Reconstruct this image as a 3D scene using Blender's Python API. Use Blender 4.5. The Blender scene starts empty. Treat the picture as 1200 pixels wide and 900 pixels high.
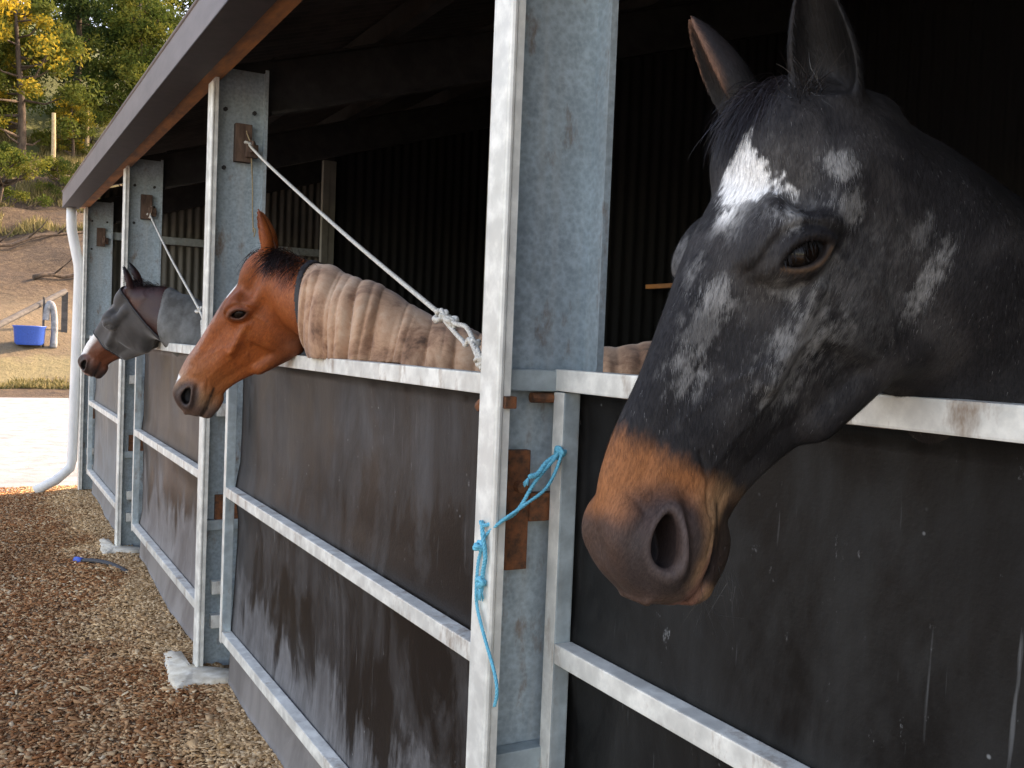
import bpy, bmesh, math, random, time
import numpy as np
from mathutils import Vector, Matrix
T_START=time.time()
random.seed(7); RNG=np.random.default_rng(7)
scene=bpy.context.scene
COL=scene.collection
R_=math.radians
# camera frame: columns of the photograph's vanishing directions
_f=1150.
_Y=np.array([-636,70,1150.]);_Y/=np.linalg.norm(_Y)
_U=np.array([1176,29400,-1150.]);_U-=_Y*(_U@_Y);_U/=np.linalg.norm(_U)
_X=np.cross(_Y,_U); _X=_X if _X[0]>0 else -_X
CAM_M=np.stack([_X,_Y,_U],axis=1)          # world -> (right,up,forward)
CAM_C=np.array([-.93,0,1.55])
cam_d=bpy.data.cameras.new('camera'); cam=bpy.data.objects.new('camera',cam_d); COL.objects.link(cam); scene.camera=cam
cam_d.sensor_fit='HORIZONTAL'; cam_d.sensor_width=36; cam_d.lens=36*_f/1200; cam_d.clip_end=2000; cam_d.clip_start=.02
_r,_u,_fw=CAM_M
cam.matrix_world=Matrix(((_r[0],_u[0],-_fw[0],CAM_C[0]),(_r[1],_u[1],-_fw[1],CAM_C[1]),(_r[2],_u[2],-_fw[2],CAM_C[2]),(0,0,0,1)))
def mesh_obj(name,V,F,mat=None,parent=None,smooth=False):
    me=bpy.data.meshes.new(name)
    V=np.asarray(V,np.float32)
    if isinstance(F,np.ndarray) and F.ndim==2:
        n=F.shape[1]; me.vertices.add(len(V)); me.vertices.foreach_set('co',V.ravel())
        me.loops.add(F.size); me.loops.foreach_set('vertex_index',F.astype(np.int32).ravel())
        me.polygons.add(len(F)); me.polygons.foreach_set('loop_start',np.arange(0,F.size,n,dtype=np.int32))
        me.update(calc_edges=True); me.validate()
    else:
        me.from_pydata([tuple(map(float,v)) for v in V],[],[tuple(int(i) for i in f) for f in F])
    if smooth: me.polygons.foreach_set('use_smooth',np.ones(len(me.polygons),bool))
    me.update()
    if mat is not None:
        for m in (mat if isinstance(mat,(list,tuple)) else [mat]): me.materials.append(m)
    o=bpy.data.objects.new(name,me); COL.objects.link(o)
    if parent is not None: o.parent=parent
    return o
def tag(o,label=None,cat=None,group=None,kind=None):
    if label: o['label']=label
    if cat: o['category']=cat
    if group: o['group']=group
    if kind: o['kind']=kind
    return o
def empty(name,loc=(0,0,0)):
    o=bpy.data.objects.new(name,None); COL.objects.link(o); o.location=loc; o.empty_display_size=.1; return o
class MB:
    """collects boxes, tubes, polygons in one mesh (world coordinates; build() may re-base them)"""
    def __init__(s): s.V=[];s.F=[];s.M=[]
    def add(s,V,F,m=0):
        n=len(s.V); s.V+= [tuple(v) for v in V]; s.F+=[tuple(i+n for i in f) for f in F]; s.M+=[m]*len(F)
    def box(s,a,b,m=0,bev=0.):
        (x0,y0,z0),(x1,y1,z1)=a,b
        x0,x1=sorted((x0,x1));y0,y1=sorted((y0,y1));z0,z1=sorted((z0,z1))
        if bev<=0:
            V=[(x0,y0,z0),(x1,y0,z0),(x1,y1,z0),(x0,y1,z0),(x0,y0,z1),(x1,y0,z1),(x1,y1,z1),(x0,y1,z1)]
            s.add(V,[(0,3,2,1),(4,5,6,7),(0,1,5,4),(1,2,6,5),(2,3,7,6),(3,0,4,7)],m)
        else:
            bm=bmesh.new(); bmesh.ops.create_cube(bm,size=1)
            for v in bm.verts: v.co=Vector(((x0+x1)/2+v.co.x*(x1-x0),(y0+y1)/2+v.co.y*(y1-y0),(z0+z1)/2+v.co.z*(z1-z0)))
            bmesh.ops.bevel(bm,geom=bm.edges[:],offset=bev,segments=2,profile=.7,affect='EDGES')
            bm.verts.ensure_lookup_table(); s.add([v.co[:] for v in bm.verts],[[v.index for v in f.verts] for f in bm.faces],m); bm.free()
    def tube(s,P,r,n=8,m=0,cap=True):
        P=[Vector(p) for p in P]; rr=r if isinstance(r,(list,tuple,np.ndarray)) else [r]*len(P)
        V=[];F=[]; N=None
        for i,p in enumerate(P):
            t=(P[min(i+1,len(P)-1)]-P[max(i-1,0)]).normalized()
            if N is None: N=t.orthogonal().normalized()
            N=(N-t*N.dot(t)).normalized(); B=t.cross(N)
            for k in range(n):
                a=2*math.pi*k/n; V.append(p+(N*math.cos(a)+B*math.sin(a))*rr[i])
        for i in range(len(P)-1):
            for k in range(n): F.append((i*n+k,i*n+(k+1)%n,(i+1)*n+(k+1)%n,(i+1)*n+k))
        if cap: F.append(tuple(range(n))[::-1]); F.append(tuple((len(P)-1)*n+k for k in range(n)))
        s.add(V,F,m)
    def prism(s,prof,axis,a,b,m=0,closed=True):
        """profile of 2-D points extruded along an axis ('x','y','z')"""
        def pt(p,t): return {'x':(t,p[0],p[1]),'y':(p[0],t,p[1]),'z':(p[0],p[1],t)}[axis]
        n=len(prof); V=[pt(p,a) for p in prof]+[pt(p,b) for p in prof]
        F=[(i,(i+1)%n,n+(i+1)%n,n+i) for i in range(n if closed else n-1)]
        if closed: F+=[tuple(range(n))[::-1],tuple(range(n,2*n))]
        s.add(V,F,m)
    def build(s,name,mat,parent=None,smooth=False,recalc=True,base=None):
        V=s.V
        if base is not None: V=[(v[0]-base[0],v[1]-base[1],v[2]-base[2]) for v in V]
        elif parent is not None:
            b=parent.matrix_world.translation if False else parent.location; q=parent.parent
            while q is not None: b=b+q.location; q=q.parent
            V=[(v[0]-b[0],v[1]-b[1],v[2]-b[2]) for v in V]
        me=bpy.data.meshes.new(name); me.from_pydata(V,[],s.F)
        for m in (mat if isinstance(mat,(list,tuple)) else [mat]): me.materials.append(m)
        if len(set(s.M))>1: me.polygons.foreach_set('material_index',s.M)
        if recalc:
            bm=bmesh.new(); bm.from_mesh(me); bmesh.ops.recalc_face_normals(bm,faces=bm.faces); bm.to_mesh(me); bm.free()
        if smooth: me.polygons.foreach_set('use_smooth',[True]*len(me.polygons))
        me.update(); o=bpy.data.objects.new(name,me); COL.objects.link(o)
        if parent is not None: o.parent=parent
        if base is not None: o.location=base
        return o
# ---------------------------------------------------------------- implicit surfaces
def smin(a,b,k):
    h=np.clip(.5+.5*(b-a)/k,0,1); return b*(1-h)+a*h-k*h*(1-h)
def smax(a,b,k): return -smin(-a,-b,k)
def ell(p,c,r):
    q=[(p[i]-c[i]) for i in range(3)]
    k0=np.sqrt(sum((q[i]/r[i])**2 for i in range(3)))+1e-9
    k1=np.sqrt(sum((q[i]/r[i]**2)**2 for i in range(3)))+1e-9
    return k0*(k0-1)/k1
def cap(p,a,b,ra,rb):
    d=[b[i]-a[i] for i in range(3)]; L=sum(x*x for x in d)+1e-12
    t=np.clip(sum((p[i]-a[i])*d[i] for i in range(3))/L,0,1)
    return np.sqrt(sum((p[i]-a[i]-t*d[i])**2 for i in range(3)))-(ra+(rb-ra)*t)
def chain(p,pts,k=.05):
    out=None
    for u,v in zip(pts[:-1],pts[1:]):
        d=cap(p,u[:3],v[:3],u[3],v[3]); out=d if out is None else smin(out,d,k)
    return out
def tab(x,xs,ys):
    xs=np.array(xs,float);ys=np.array(ys,float)
    m=np.gradient(ys,xs); i=np.clip(np.searchsorted(xs,x)-1,0,len(xs)-2)
    h=xs[i+1]-xs[i]; t=np.clip((x-xs[i])/h,0,1)
    return ((2*t**3-3*t**2+1)*ys[i]+(t**3-2*t**2+t)*h*m[i]+(-2*t**3+3*t**2)*ys[i+1]+(t**3-t**2)*h*m[i+1]).astype(np.float32)
def axis_coords(lo,hi,flo,fhi,h,hc):
    c=list(np.arange(flo,fhi+h,h)); s=h
    while c[-1]<hi: s=min(s*1.12,hc); c.append(c[-1]+s)
    s=h; f=[c[0]]
    while f[-1]>lo: s=min(s*1.12,hc); f.append(f[-1]-s)
    return np.array(f[:0:-1]+c,np.float32)
def surface_nets(F,ax,block=10):
    nx,ny,nz=[len(a) for a in ax]
    G=np.ones((nx,ny,nz),np.float32)
    bi=[list(range(0,n,block)) for n in (nx,ny,nz)]
    cen=[np.array([.5*(a[i]+a[min(i+block,len(a)-1)]) for i in b]) for a,b in zip(ax,bi)]
    hal=[np.array([.5*(a[min(i+block,len(a)-1)]-a[i]) for i in b]) for a,b in zip(ax,bi)]
    CX,CY,CZ=np.meshgrid(*cen,indexing='ij'); HX,HY,HZ=np.meshgrid(*hal,indexing='ij')
    D=F((CX.ravel(),CY.ravel(),CZ.ravel())).reshape(CX.shape)
    hd=np.sqrt(HX**2+HY**2+HZ**2)
    act=np.abs(D)<hd*1.6+.03
    jobs=[]
    for (i,j,k) in np.argwhere(~act):
        G[bi[0][i]:bi[0][i]+block,bi[1][j]:bi[1][j]+block,bi[2][k]:bi[2][k]+block]=D[i,j,k]
    A=np.argwhere(act)
    for c in range(0,len(A),400):
        P=[[],[],[]]; sl=[]
        for (i,j,k) in A[c:c+400]:
            s=(slice(bi[0][i],min(bi[0][i]+block,nx)),slice(bi[1][j],min(bi[1][j]+block,ny)),slice(bi[2][k],min(bi[2][k]+block,nz)))
            X=np.meshgrid(ax[0][s[0]],ax[1][s[1]],ax[2][s[2]],indexing='ij')
            for q in range(3): P[q].append(X[q].ravel())
            sl.append((s,X[0].shape))
        v=F(tuple(np.concatenate(q).astype(np.float32) for q in P)); o=0
        for s,sh in sl:
            n=sh[0]*sh[1]*sh[2]; G[s]=v[o:o+n].reshape(sh); o+=n
    S=G<0
    C8=np.zeros((nx-1,ny-1,nz-1),np.uint8)
    for a in (0,1):
        for b in (0,1):
            for c in (0,1): C8+=S[a:nx-1+a,b:ny-1+b,c:nz-1+c]
    cells=np.argwhere((C8>0)&(C8<8)); idx=-np.ones(C8.shape,np.int32); idx[tuple(cells.T)]=np.arange(len(cells))
    acc=np.zeros((len(cells),3)); cnt=np.zeros(len(cells))
    ci,cj,ck=cells.T
    corner=[(a,b,c) for a in (0,1) for b in (0,1) for c in (0,1)]
    for a in corner:
        for b in corner:
            df=[b[q]-a[q] for q in range(3)]
            if sum(abs(x) for x in df)==1 and sum(df)==1:
                ga=G[ci+a[0],cj+a[1],ck+a[2]]; gb=G[ci+b[0],cj+b[1],ck+b[2]]
                m=(ga<0)!=(gb<0); t=np.where(m,ga/np.where(m,ga-gb,1),0)
                for q in range(3):
                    ii=cells[:,q]; ca=ax[q][ii+a[q]]; cb=ax[q][ii+b[q]]
                    acc[:,q]+=np.where(m,ca+t*(cb-ca),0)
                cnt+=m
    V=acc/cnt[:,None]; faces=[]
    for q in range(3):
        o=[0,1,2]; o.remove(q); u,w=o
        sl0=[slice(None)]*3; sl1=[slice(None)]*3; sl0[q]=slice(0,-1); sl1[q]=slice(1,None)
        A0=S[tuple(sl0)]; A1=S[tuple(sl1)]
        E=np.argwhere(A0!=A1); E=E[(E[:,u]>0)&(E[:,w]>0)&(E[:,u]<(nx,ny,nz)[u]-1)&(E[:,w]<(nx,ny,nz)[w]-1)]
        ins=A0[tuple(E.T)]
        def at(du,dw):
            e=E.copy(); e[:,u]-=du; e[:,w]-=dw; return idx[tuple(e.T)]
        Q=np.stack([at(1,1),at(0,1),at(0,0),at(1,0)],1)
        flip=(~ins) if q!=1 else ins
        Q[flip]=Q[flip][:,::-1]; faces.append(Q)
    return V.astype(np.float32),np.concatenate(faces)
# cheap value noise on points (n,3)
def vnoise(P,scale,seed=0):
    p=P*scale+seed*17.3; i=np.floor(p).astype(np.int64); f=p-i; f=f*f*(3-2*f); out=0
    for a in (0,1):
        for b in (0,1):
            for c in (0,1):
                h=(i[:,0]+a)*374761393+(i[:,1]+b)*668265263+(i[:,2]+c)*2147483647+seed*1013904223
                h=(h^(h>>13))*1274126177; h=(h^(h>>16))&0xffffff
                out=out+(h/0xffffff)*(f[:,0] if a else 1-f[:,0])*(f[:,1] if b else 1-f[:,1])*(f[:,2] if c else 1-f[:,2])
    return out
def fbm(P,scale,seed=0,o=4):
    v=0;a=.5;t=0
    for k in range(o): v=v+a*vnoise(P,scale*2**k,seed+k); t+=a; a*=.5
    return v/t
# ---------------------------------------------------------------- horse anatomy (head frame: s forward along the face, l left, z dorsal; units of head length)
def rid(s,z,u,v,w):
    dx,dz=v[0]-u[0],v[1]-u[1]; t=np.clip(((s-u[0])*dx+(z-u[1])*dz)/(dx*dx+dz*dz),0,1)
    return np.exp(-((s-u[0]-t*dx)**2+(z-u[1]-t*dz)**2)/w**2)
def head_sdf(p,ears,fine=True,jaw=1.0):
    s,l,z=p; a=np.abs(l)
    S=[-.10,-.03,.06,.15,.25,.37,.5,.64,.78,.87,.93,.97,1.0,1.02]
    top=tab(s,S,[-.16,-.055,-.022,-.010,0,.008,.002,-.004,-.004,-.018,-.042,-.072,-.105,-.15])
    bot=tab(s,S,[-.22,-.30,-.35,-.405,-.445,-.455,-.405,-.318,-.265,-.262,-.275,-.275,-.235,-.17])
    Wt=tab(s,S,[.07,.095,.115,.128,.130,.114,.088,.066,.055,.054,.054,.050,.04,.03])
    Wm=tab(s,S,[.08,.11,.125,.135,.142,.130,.106,.084,.070,.072,.077,.073,.06,.04])
    Wb=tab(s,S,[.06,.08,.088,.093,.092,.082,.068,.055,.047,.050,.054,.05,.04,.03])
    zc=(top+bot)*.5; hh=np.maximum((top-bot)*.5,.012)
    v=np.clip((z-zc)/hh,-1.6,1.6); u=np.clip(v/.6,-1,1)
    W=np.where(u>0,Wm+(Wt-Wm)*u*u,Wm+(Wb-Wm)*u*u)
    rho=(np.power(a/W,2.3)+np.power(np.abs((z-zc)/hh),2.5))**(1/2.4)
    d=(rho-1)*np.minimum(hh,W)*.9
    d=np.maximum(d,np.maximum(-.07-s,s-1.025))
    P=(s,a,z)
    A=lambda c,r,k: smin(d,ell(P,c,r),k)
    U=lambda c,r,k: smax(d,-ell(P,c,r),k)
    d=A((.245,.088,-.290),(.175,.052,.150),.05)                       # masseter
    d=smin(d,cap(P,(.14,.075,-.33),(.33,.072,-.425),.035,.035),.04)
    d=smin(d,cap(P,(.33,.072,-.42),(.56,.045,-.335),.03,.022),.045)     # jaw bone
    d=U((.62,.115,-.27),(.16,.035,.06),.06)                           # cheek hollow
    d=U((.60,.135,-.075),(.13,.05,.045),.06)
    d=d-.016*rid(s,z,(.37,-.165),(.56,-.180),.022)*np.clip((a-.05)/.03,0,1)
    d=A((.318,.120,-.080),(.085,.040,.055),.05)                      # orbit rim
    d=smin(d,cap(P,(.33,.140,-.120),(.13,.130,-.140),.022,.026),.045)
    d=U((.225,.155,-.075),(.048,.042,.028),.04)                      # temple hollow
    d=A((.10,.05,-.03),(.10,.06,.05),.05)
    # eye: tilted almond opening with raised lids and a crease
    ca,sa=math.cos(.62),math.sin(.62)
    x1=(s-.340)*ca+(z+.108)*sa; x2=-(s-.340)*sa+(z+.108)*ca
    alm=np.maximum(np.sqrt(x1**2+(x2+.0425)**2),np.sqrt(x1**2+(x2-.045)**2))-.0625
    side=np.clip((a-.07)/.04,0,1)
    g=lambda c,w: np.exp(-((alm-c)/w)**2)*side
    d=d-.0075*g(.010,.011)*(1+.45*np.clip(x2/.03,-1,1))+.0042*g(.030,.007)*np.clip(x2/.02+.1,0,1)-.0065*g(.046,.016)*np.clip(x2/.03,0,1)+.0028*g(.033,.010)*np.clip(-x2/.02,0,1)
    d=smax(d,-np.maximum(alm,.100-a),.005)
    # muzzle
    d=A((.915,.052,-.110),(.075,.040,.070),.035)
    d=A((.965,.020,-.150),(.052,.050,.068),.03)
    d=A((.900,.045,-.175),(.085,.042,.055),.035)
    # nostril wing + cavity
    cn,sn=math.cos(-.30),math.sin(-.30)
    n1=(s-.912)*cn+(z+.118)*sn; n2=-(s-.912)*sn+(z+.118)*cn+2.2*n1*n1
    nr=(np.sqrt((n1/.047)**2+(n2/(.023*(1+.20*np.clip(n1/.047,-1,1))))**2)-1)*.033
    sd=np.clip((a-.035)/.03,0,1)
    d=d-(.0085*np.exp(-((nr-.012)/.013)**2)*(1+.6*np.clip(-n2/.03,-1,1))-.003*np.exp(-((nr-.042)/.016)**2))*sd
    d=smax(d,-np.maximum(nr,.022-a+.5*(s-.912)),.009)
    # lips, mouth line, chin
    d=A((.930,.0,-.250),(.045,.040,.022),.025)
    d=A((.880,.0,-.258),(.045,.034,.022),.03)
    m=chain(P,[(1.03,0,-.232,.009),(.985,.035,-.236,.009),(.92,.062,-.236,.008),(.845,.070,-.218,.009),(.805,.072,-.208,.004)],.005)
    d=smax(d,-m,.012)
    d=smax(d,-cap(P,(.80,.100,-.140),(.775,.095,-.215),.004,.004),.03) # crease behind nostril
    d=smax(d,-cap(P,(.79,.02,-.315),(.79,.0,-.315),.018,.018),.04)       # chin groove
    if fine:
        sd=np.clip((a-.04)/.03,0,1)
        for c,w,m in (([(.40,-.21),(.50,-.25),(.60,-.245),(.70,-.215)],.007,.0045),([(.45,-.205),(.52,-.165),(.60,-.115),(.70,-.075)],.006,.004),([(.58,-.20),(.68,-.17),(.76,-.155),(.82,-.16)],.006,.004),([(.30,-.17),(.29,-.24),(.33,-.32),(.38,-.385)],.008,.004),([(.52,-.25),(.60,-.28),(.68,-.27)],.006,.004)):
            r=0
            for u,v in zip(c[:-1],c[1:]): r=np.maximum(r,rid(s,z,u,v,w))
            d=d-m*.5*r*sd
        for c,w,m in (([(.735,-.125),(.78,-.165),(.83,-.185)],.0045,.0042),([(.80,-.185),(.85,-.20),(.90,-.205)],.004,.003),([(.775,-.19),(.80,-.205)],.004,.003),([(.955,-.15),(.975,-.20)],.004,.002),([(.86,-.045),(.885,-.075)],.006,.003)):
            r=0
            for u,v in zip(c[:-1],c[1:]): r=np.maximum(r,rid(s,z,u,v,w))
            d=d+m*r*sd
    # ears
    for e in ears:
        B,Av,Ov,ln,R=e; Av=np.array(Av)/np.linalg.norm(Av); Ov=np.array(Ov,float); Ov-=Av*(Ov@Av); Ov/=np.linalg.norm(Ov); T=np.cross(Av,Ov)
        q=(s-B[0],l-B[1],z-B[2])
        ea=q[0]*Av[0]+q[1]*Av[1]+q[2]*Av[2]; eo=q[0]*Ov[0]+q[1]*Ov[1]+q[2]*Ov[2]; et=q[0]*T[0]+q[1]*T[1]+q[2]*T[2]
        t=ea/ln; eo=eo-.10*ln*t*t
        r=R*tab(t,[-.25,0,.15,.35,.6,.82,.95,1.0,1.1],[.55,.72,.90,1.0,.84,.52,.22,.07,.0])
        o=np.sqrt((eo*1.1)**2+et**2)-r; o=np.maximum(o,np.maximum((-.2-t)*ln,(t-1.02)*ln))
        ri=r*.93; inn=np.sqrt(((eo-.44*r)*.85)**2+(et*1.02)**2)-r*.82
        inn=np.maximum(inn,(.10-t)*ln)
        o2=smax(o,-inn,.009)
        d=smin(d,o2,.02)
    return d
def make_horse(name,R,T,S,ears,body,h,hc,fine=True,zoomout=None,sc=(1,1,1),fbox=None):
    """R: columns s,l,z in world. body: function(world point tuple)->sdf."""
    R=np.array(R);T=np.array(T)
    def F(p):
        q=(p[0]/(S*sc[0]),p[1]/(S*sc[1]),p[2]/(S*sc[2]))
        d=head_sdf(q,ears,fine)*S
        w=tuple(R[i,0]*p[0]+R[i,1]*p[1]+R[i,2]*p[2]+T[i] for i in range(3))
        return smin(d,body(w),.035)
    lo,hi=zoomout
    ax=[axis_coords(lo[0],hi[0],-.12*S,1.05*S,h,hc),axis_coords(lo[1],hi[1],-.21*S*sc[1],.21*S*sc[1],h,hc),axis_coords(lo[2],hi[2],-.48*S*sc[2],.30*S*sc[2],h,hc)]
    if fbox: ax=[axis_coords(lo[i],hi[i],fbox[0][i],fbox[1][i],h,hc) for i in range(3)]
    V,Q=surface_nets(F,ax)
    return V,Q
# ---------------------------------------------------------------- the three horses
def capw(w,u,v): return cap(w,u[:3],v[:3],u[3],v[3])
def horse_body(crest,mid,low,barrel,legs,k=.07):
    def f(w):
        d=chain(w,crest,.05); d=smin(d,chain(w,mid,.05),k); d=smin(d,chain(w,low,.05),k)
        d=smin(d,chain(w,barrel,.1),.12)
        for L in legs: d=smin(d,chain(w,L,.03),.05)
        return d
    return f
def legset(front,rear,side,ux,uy):
    """front/rear: (x,y) of the shoulder and hip; side unit vector; u forward direction"""
    out=[]
    for sgn in (-1,1):
        fx,fy=front[0]+side[0]*.15*sgn,front[1]+side[1]*.15*sgn
        out.append([(fx,fy,.95,.12),(fx+.02*ux,fy+.02*uy,.72,.075),(fx+.02*ux,fy+.02*uy,.47,.05),(fx,fy,.42,.036),(fx,fy,.16,.030),(fx+.03*ux,fy+.03*uy,.09,.036),(fx+.05*ux,fy+.05*uy,.035,.055)])
        rx,ry=rear[0]+side[0]*.15*sgn,rear[1]+side[1]*.15*sgn
        out.append([(rx,ry,1.0,.17),(rx+.10*ux,ry+.10*uy,.78,.11),(rx-.12*ux,ry-.12*uy,.52,.055),(rx-.10*ux,ry-.10*uy,.44,.04),(rx-.08*ux,ry-.08*uy,.16,.032),(rx-.04*ux,ry-.04*uy,.09,.038),(rx-.01*ux,ry-.01*uy,.035,.056)])
    return out
BLACK_R=[[-0.4814, -0.1296, -0.8669], [0.0295, -0.9908, 0.1317], [-0.876, 0.0378, 0.4808]]
BLACK_T=[-0.062, 0.926, 1.884]; BLACK_S=.62; BLACK_SC=(1,1.12,1.18)
_fw=CAM_M[2]; _e=np.array([.338,.15,-.11]); _sc2=(1,1.07,1.13)
def _rot(k,t): K=np.array([[0,-k[2],k[1]],[k[2],0,-k[0]],[-k[1],k[0],0]]); return np.eye(3)+math.sin(t)*K+(1-math.cos(t))*K@K
_p=np.array(BLACK_R)@(_e*BLACK_S*np.array(BLACK_SC))+np.array(BLACK_T); _R=_rot(_fw,-R_(3.2))@np.array(BLACK_R)
if (_R[:,0]-np.array(BLACK_R)[:,0])@CAM_M[0]<0: _R=_rot(_fw,R_(3.2))@np.array(BLACK_R)
BLACK_T=(_p-_R@(_e*BLACK_S*np.array(_sc2))).tolist(); BLACK_R=_R.tolist(); BLACK_SC=_sc2
def black_body():
    crest=[(-.02,.90,1.80,.075),(.12,.885,1.765,.06),(.30,.87,1.70,.06),(.60,.86,1.58,.08),(.95,.86,1.47,.10)]
    mid=[(.03,.90,1.74,.095),(.18,.885,1.68,.11),(.38,.87,1.56,.13),(.65,.86,1.38,.18),(.95,.86,1.25,.26)]
    low=[(.05,.90,1.725,.05),(.17,.885,1.615,.08),(.30,.87,1.48,.10),(.46,.86,1.28,.14),(.62,.86,1.12,.2)]
    barrel=[(.80,.86,1.18,.26),(1.2,.86,1.14,.30),(1.7,.86,1.14,.31),(2.1,.86,1.20,.28)]
    return horse_body(crest,mid,low,barrel,legset((.72,.86),(2.15,.86),(0,1),-1,0))
def ear(R,B,Aw,Ow,ln,r):
    R=np.array(R); return (B,tuple(np.array(Aw)@R),tuple(np.array(Ow)@R),ln,r)
# world directions: up (0,0,1), photo-right (.875,-.483,0), towards the camera (-.485,-.874,0)
BLACK_EARS=[ear(BLACK_R,(.03,.085,-.095),(-.20,.02,1),(-.75,-.62,.1),.265,.062),ear(BLACK_R,(.045,-.086,-.03),(-.42,.16,1),(-.85,.45,.1),.245,.058)]
BAY_R=[[-0.4376,-0.4343,-0.7874],[0.3754,-0.8839,0.2789],[-0.8171,-0.1735,0.5498]]; BAY_T=[-.086,3.272,1.838]; BAY_S=.60; BAY_SC=(1,1,1.08)
BAY_EARS=[ear(BAY_R,(.0,.078,-.045),(-.12,-.1,1),(-.9,.1,.2),.26,.052),ear(BAY_R,(.0,-.078,-.045),(-.15,.1,1),(-.9,.3,.2),.25,.052)]
def bay_body():
    crest=[(-.02,3.20,1.75,.065),(.05,3.10,1.70,.055),(.17,2.95,1.635,.055),(.34,2.735,1.51,.06),(.55,2.47,1.45,.08),(.80,2.28,1.46,.09),(1.2,2.2,1.42,.12)]
    mid=[(.02,3.17,1.69,.09),(.17,2.95,1.57,.11),(.36,2.73,1.42,.14),(.62,2.45,1.28,.2)]
    low=[(.04,3.16,1.64,.07),(.14,3.0,1.575,.075),(.27,2.84,1.43,.1),(.45,2.62,1.2,.16)]
    barrel=[(.68,2.40,1.18,.24),(1.0,2.25,1.15,.28),(1.5,2.17,1.15,.30),(1.85,2.17,1.2,.27)]
    return horse_body(crest,mid,low,barrel,legset((.64,2.40),(1.9,2.17),(.15,.98),-.95,.2))
DARK_R=[[-0.382,-0.6279,-0.6782],[0.624,-0.7165,0.3119],[-0.6818,-0.304,0.6654]]; DARK_T=[-.137,5.913,1.81]; DARK_S=.64; DARK_SC=(1,1,1.05)
DARK_EARS=[ear(DARK_R,(.0,.078,-.045),(-.18,.1,1),(-.9,.2,.2),.24,.050),ear(DARK_R,(.0,-.078,-.045),(-.35,.1,1),(-.9,.3,.2),.24,.050)]
def dark_body():
    crest=[(-.08,5.87,1.74,.06),(.02,5.80,1.74,.055),(.135,5.69,1.675,.055),(.35,5.5,1.58,.06),(.6,5.3,1.50,.08),(.95,5.2,1.46,.1)]
    mid=[(-.03,5.86,1.67,.09),(.12,5.72,1.58,.11),(.34,5.52,1.45,.14),(.62,5.3,1.28,.2)]
    low=[(-.03,5.86,1.61,.07),(.12,5.73,1.575,.075),(.28,5.58,1.42,.1),(.45,5.42,1.2,.16)]
    barrel=[(.68,5.28,1.18,.24),(1.0,5.15,1.15,.28),(1.5,5.05,1.15,.30),(1.85,5.05,1.2,.27)]
    return horse_body(crest,mid,low,barrel,legset((.64,5.28),(1.9,5.05),(.15,.98),-.95,.2))
# ---------------------------------------------------------------- materials
def nodes_mat(name):
    m=bpy.data.materials.new(name); m.use_nodes=True; nt=m.node_tree; b=nt.nodes['Principled BSDF']; return m,nt,b
def N(nt,t,**k):
    n=nt.nodes.new(t)
    for a,v in k.items():
        if a.startswith('i_'): n.inputs[a[2:].replace('_',' ')].default_value=v
        else: setattr(n,a,v)
    return n
def coords(nt,scale=(1,1,1),kind='world',rot=(0,0,0)):
    mp=N(nt,'ShaderNodeMapping'); mp.inputs['Scale'].default_value=scale; mp.inputs['Rotation'].default_value=rot
    if kind=='world': g=N(nt,'ShaderNodeNewGeometry'); nt.links.new(g.outputs['Position'],mp.inputs[0])
    elif kind=='object': g=N(nt,'ShaderNodeTexCoord'); nt.links.new(g.outputs['Object'],mp.inputs[0])
    else: g=N(nt,'ShaderNodeAttribute',attribute_name=kind); nt.links.new(g.outputs['Vector'],mp.inputs[0])
    return mp.outputs[0]
def noise(nt,vec,scale,detail=4,rough=.6,dist=0):
    n=N(nt,'ShaderNodeTexNoise'); n.inputs['Scale'].default_value=scale; n.inputs['Detail'].default_value=detail; n.inputs['Roughness'].default_value=rough; n.inputs['Distortion'].default_value=dist
    nt.links.new(vec,n.inputs['Vector']); return n.outputs['Fac']
def ramp(nt,fac,stops):
    r=N(nt,'ShaderNodeValToRGB'); e=r.color_ramp.elements
    while len(e)<len(stops): e.new(.5)
    for q,(p,c) in zip(e,stops): q.position=p; q.color=(c if len(c)==4 else tuple(c)+(1,)) if hasattr(c,'__len__') else (c,c,c,1)
    nt.links.new(fac,r.inputs[0]); return r.outputs[0]
def mix(nt,f,a,b,mode='MIX'):
    n=N(nt,'ShaderNodeMix',data_type='RGBA',blend_type=mode)
    for v,i in ((f,0),(a,6),(b,7)):
        if isinstance(v,bpy.types.NodeSocket): nt.links.new(v,n.inputs[i])
        elif hasattr(v,'__len__'): n.inputs[i].default_value=tuple(v)+(1,) if len(v)==3 else v
        else: n.inputs[i].default_value=v if i==0 else (v,v,v,1)
    return n.outputs[2]
def math_(nt,op,a,b=0.,clamp=False):
    n=N(nt,'ShaderNodeMath',operation=op,use_clamp=clamp)
    for v,i in ((a,0),(b,1)):
        if isinstance(v,bpy.types.NodeSocket): nt.links.new(v,n.inputs[i])
        else: n.inputs[i].default_value=v
    return n.outputs[0]
def bump(nt,b,h,strength,dist=.01):
    n=N(nt,'ShaderNodeBump'); n.inputs['Strength'].default_value=strength; n.inputs['Distance'].default_value=dist
    nt.links.new(h,n.inputs['Height']); nt.links.new(n.outputs[0],b.inputs['Normal']); return n
def setc(nt,b,c):
    if isinstance(c,bpy.types.NodeSocket): nt.links.new(c,b.inputs['Base Color'])
    else: b.inputs['Base Color'].default_value=tuple(c)+(1,)
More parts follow.
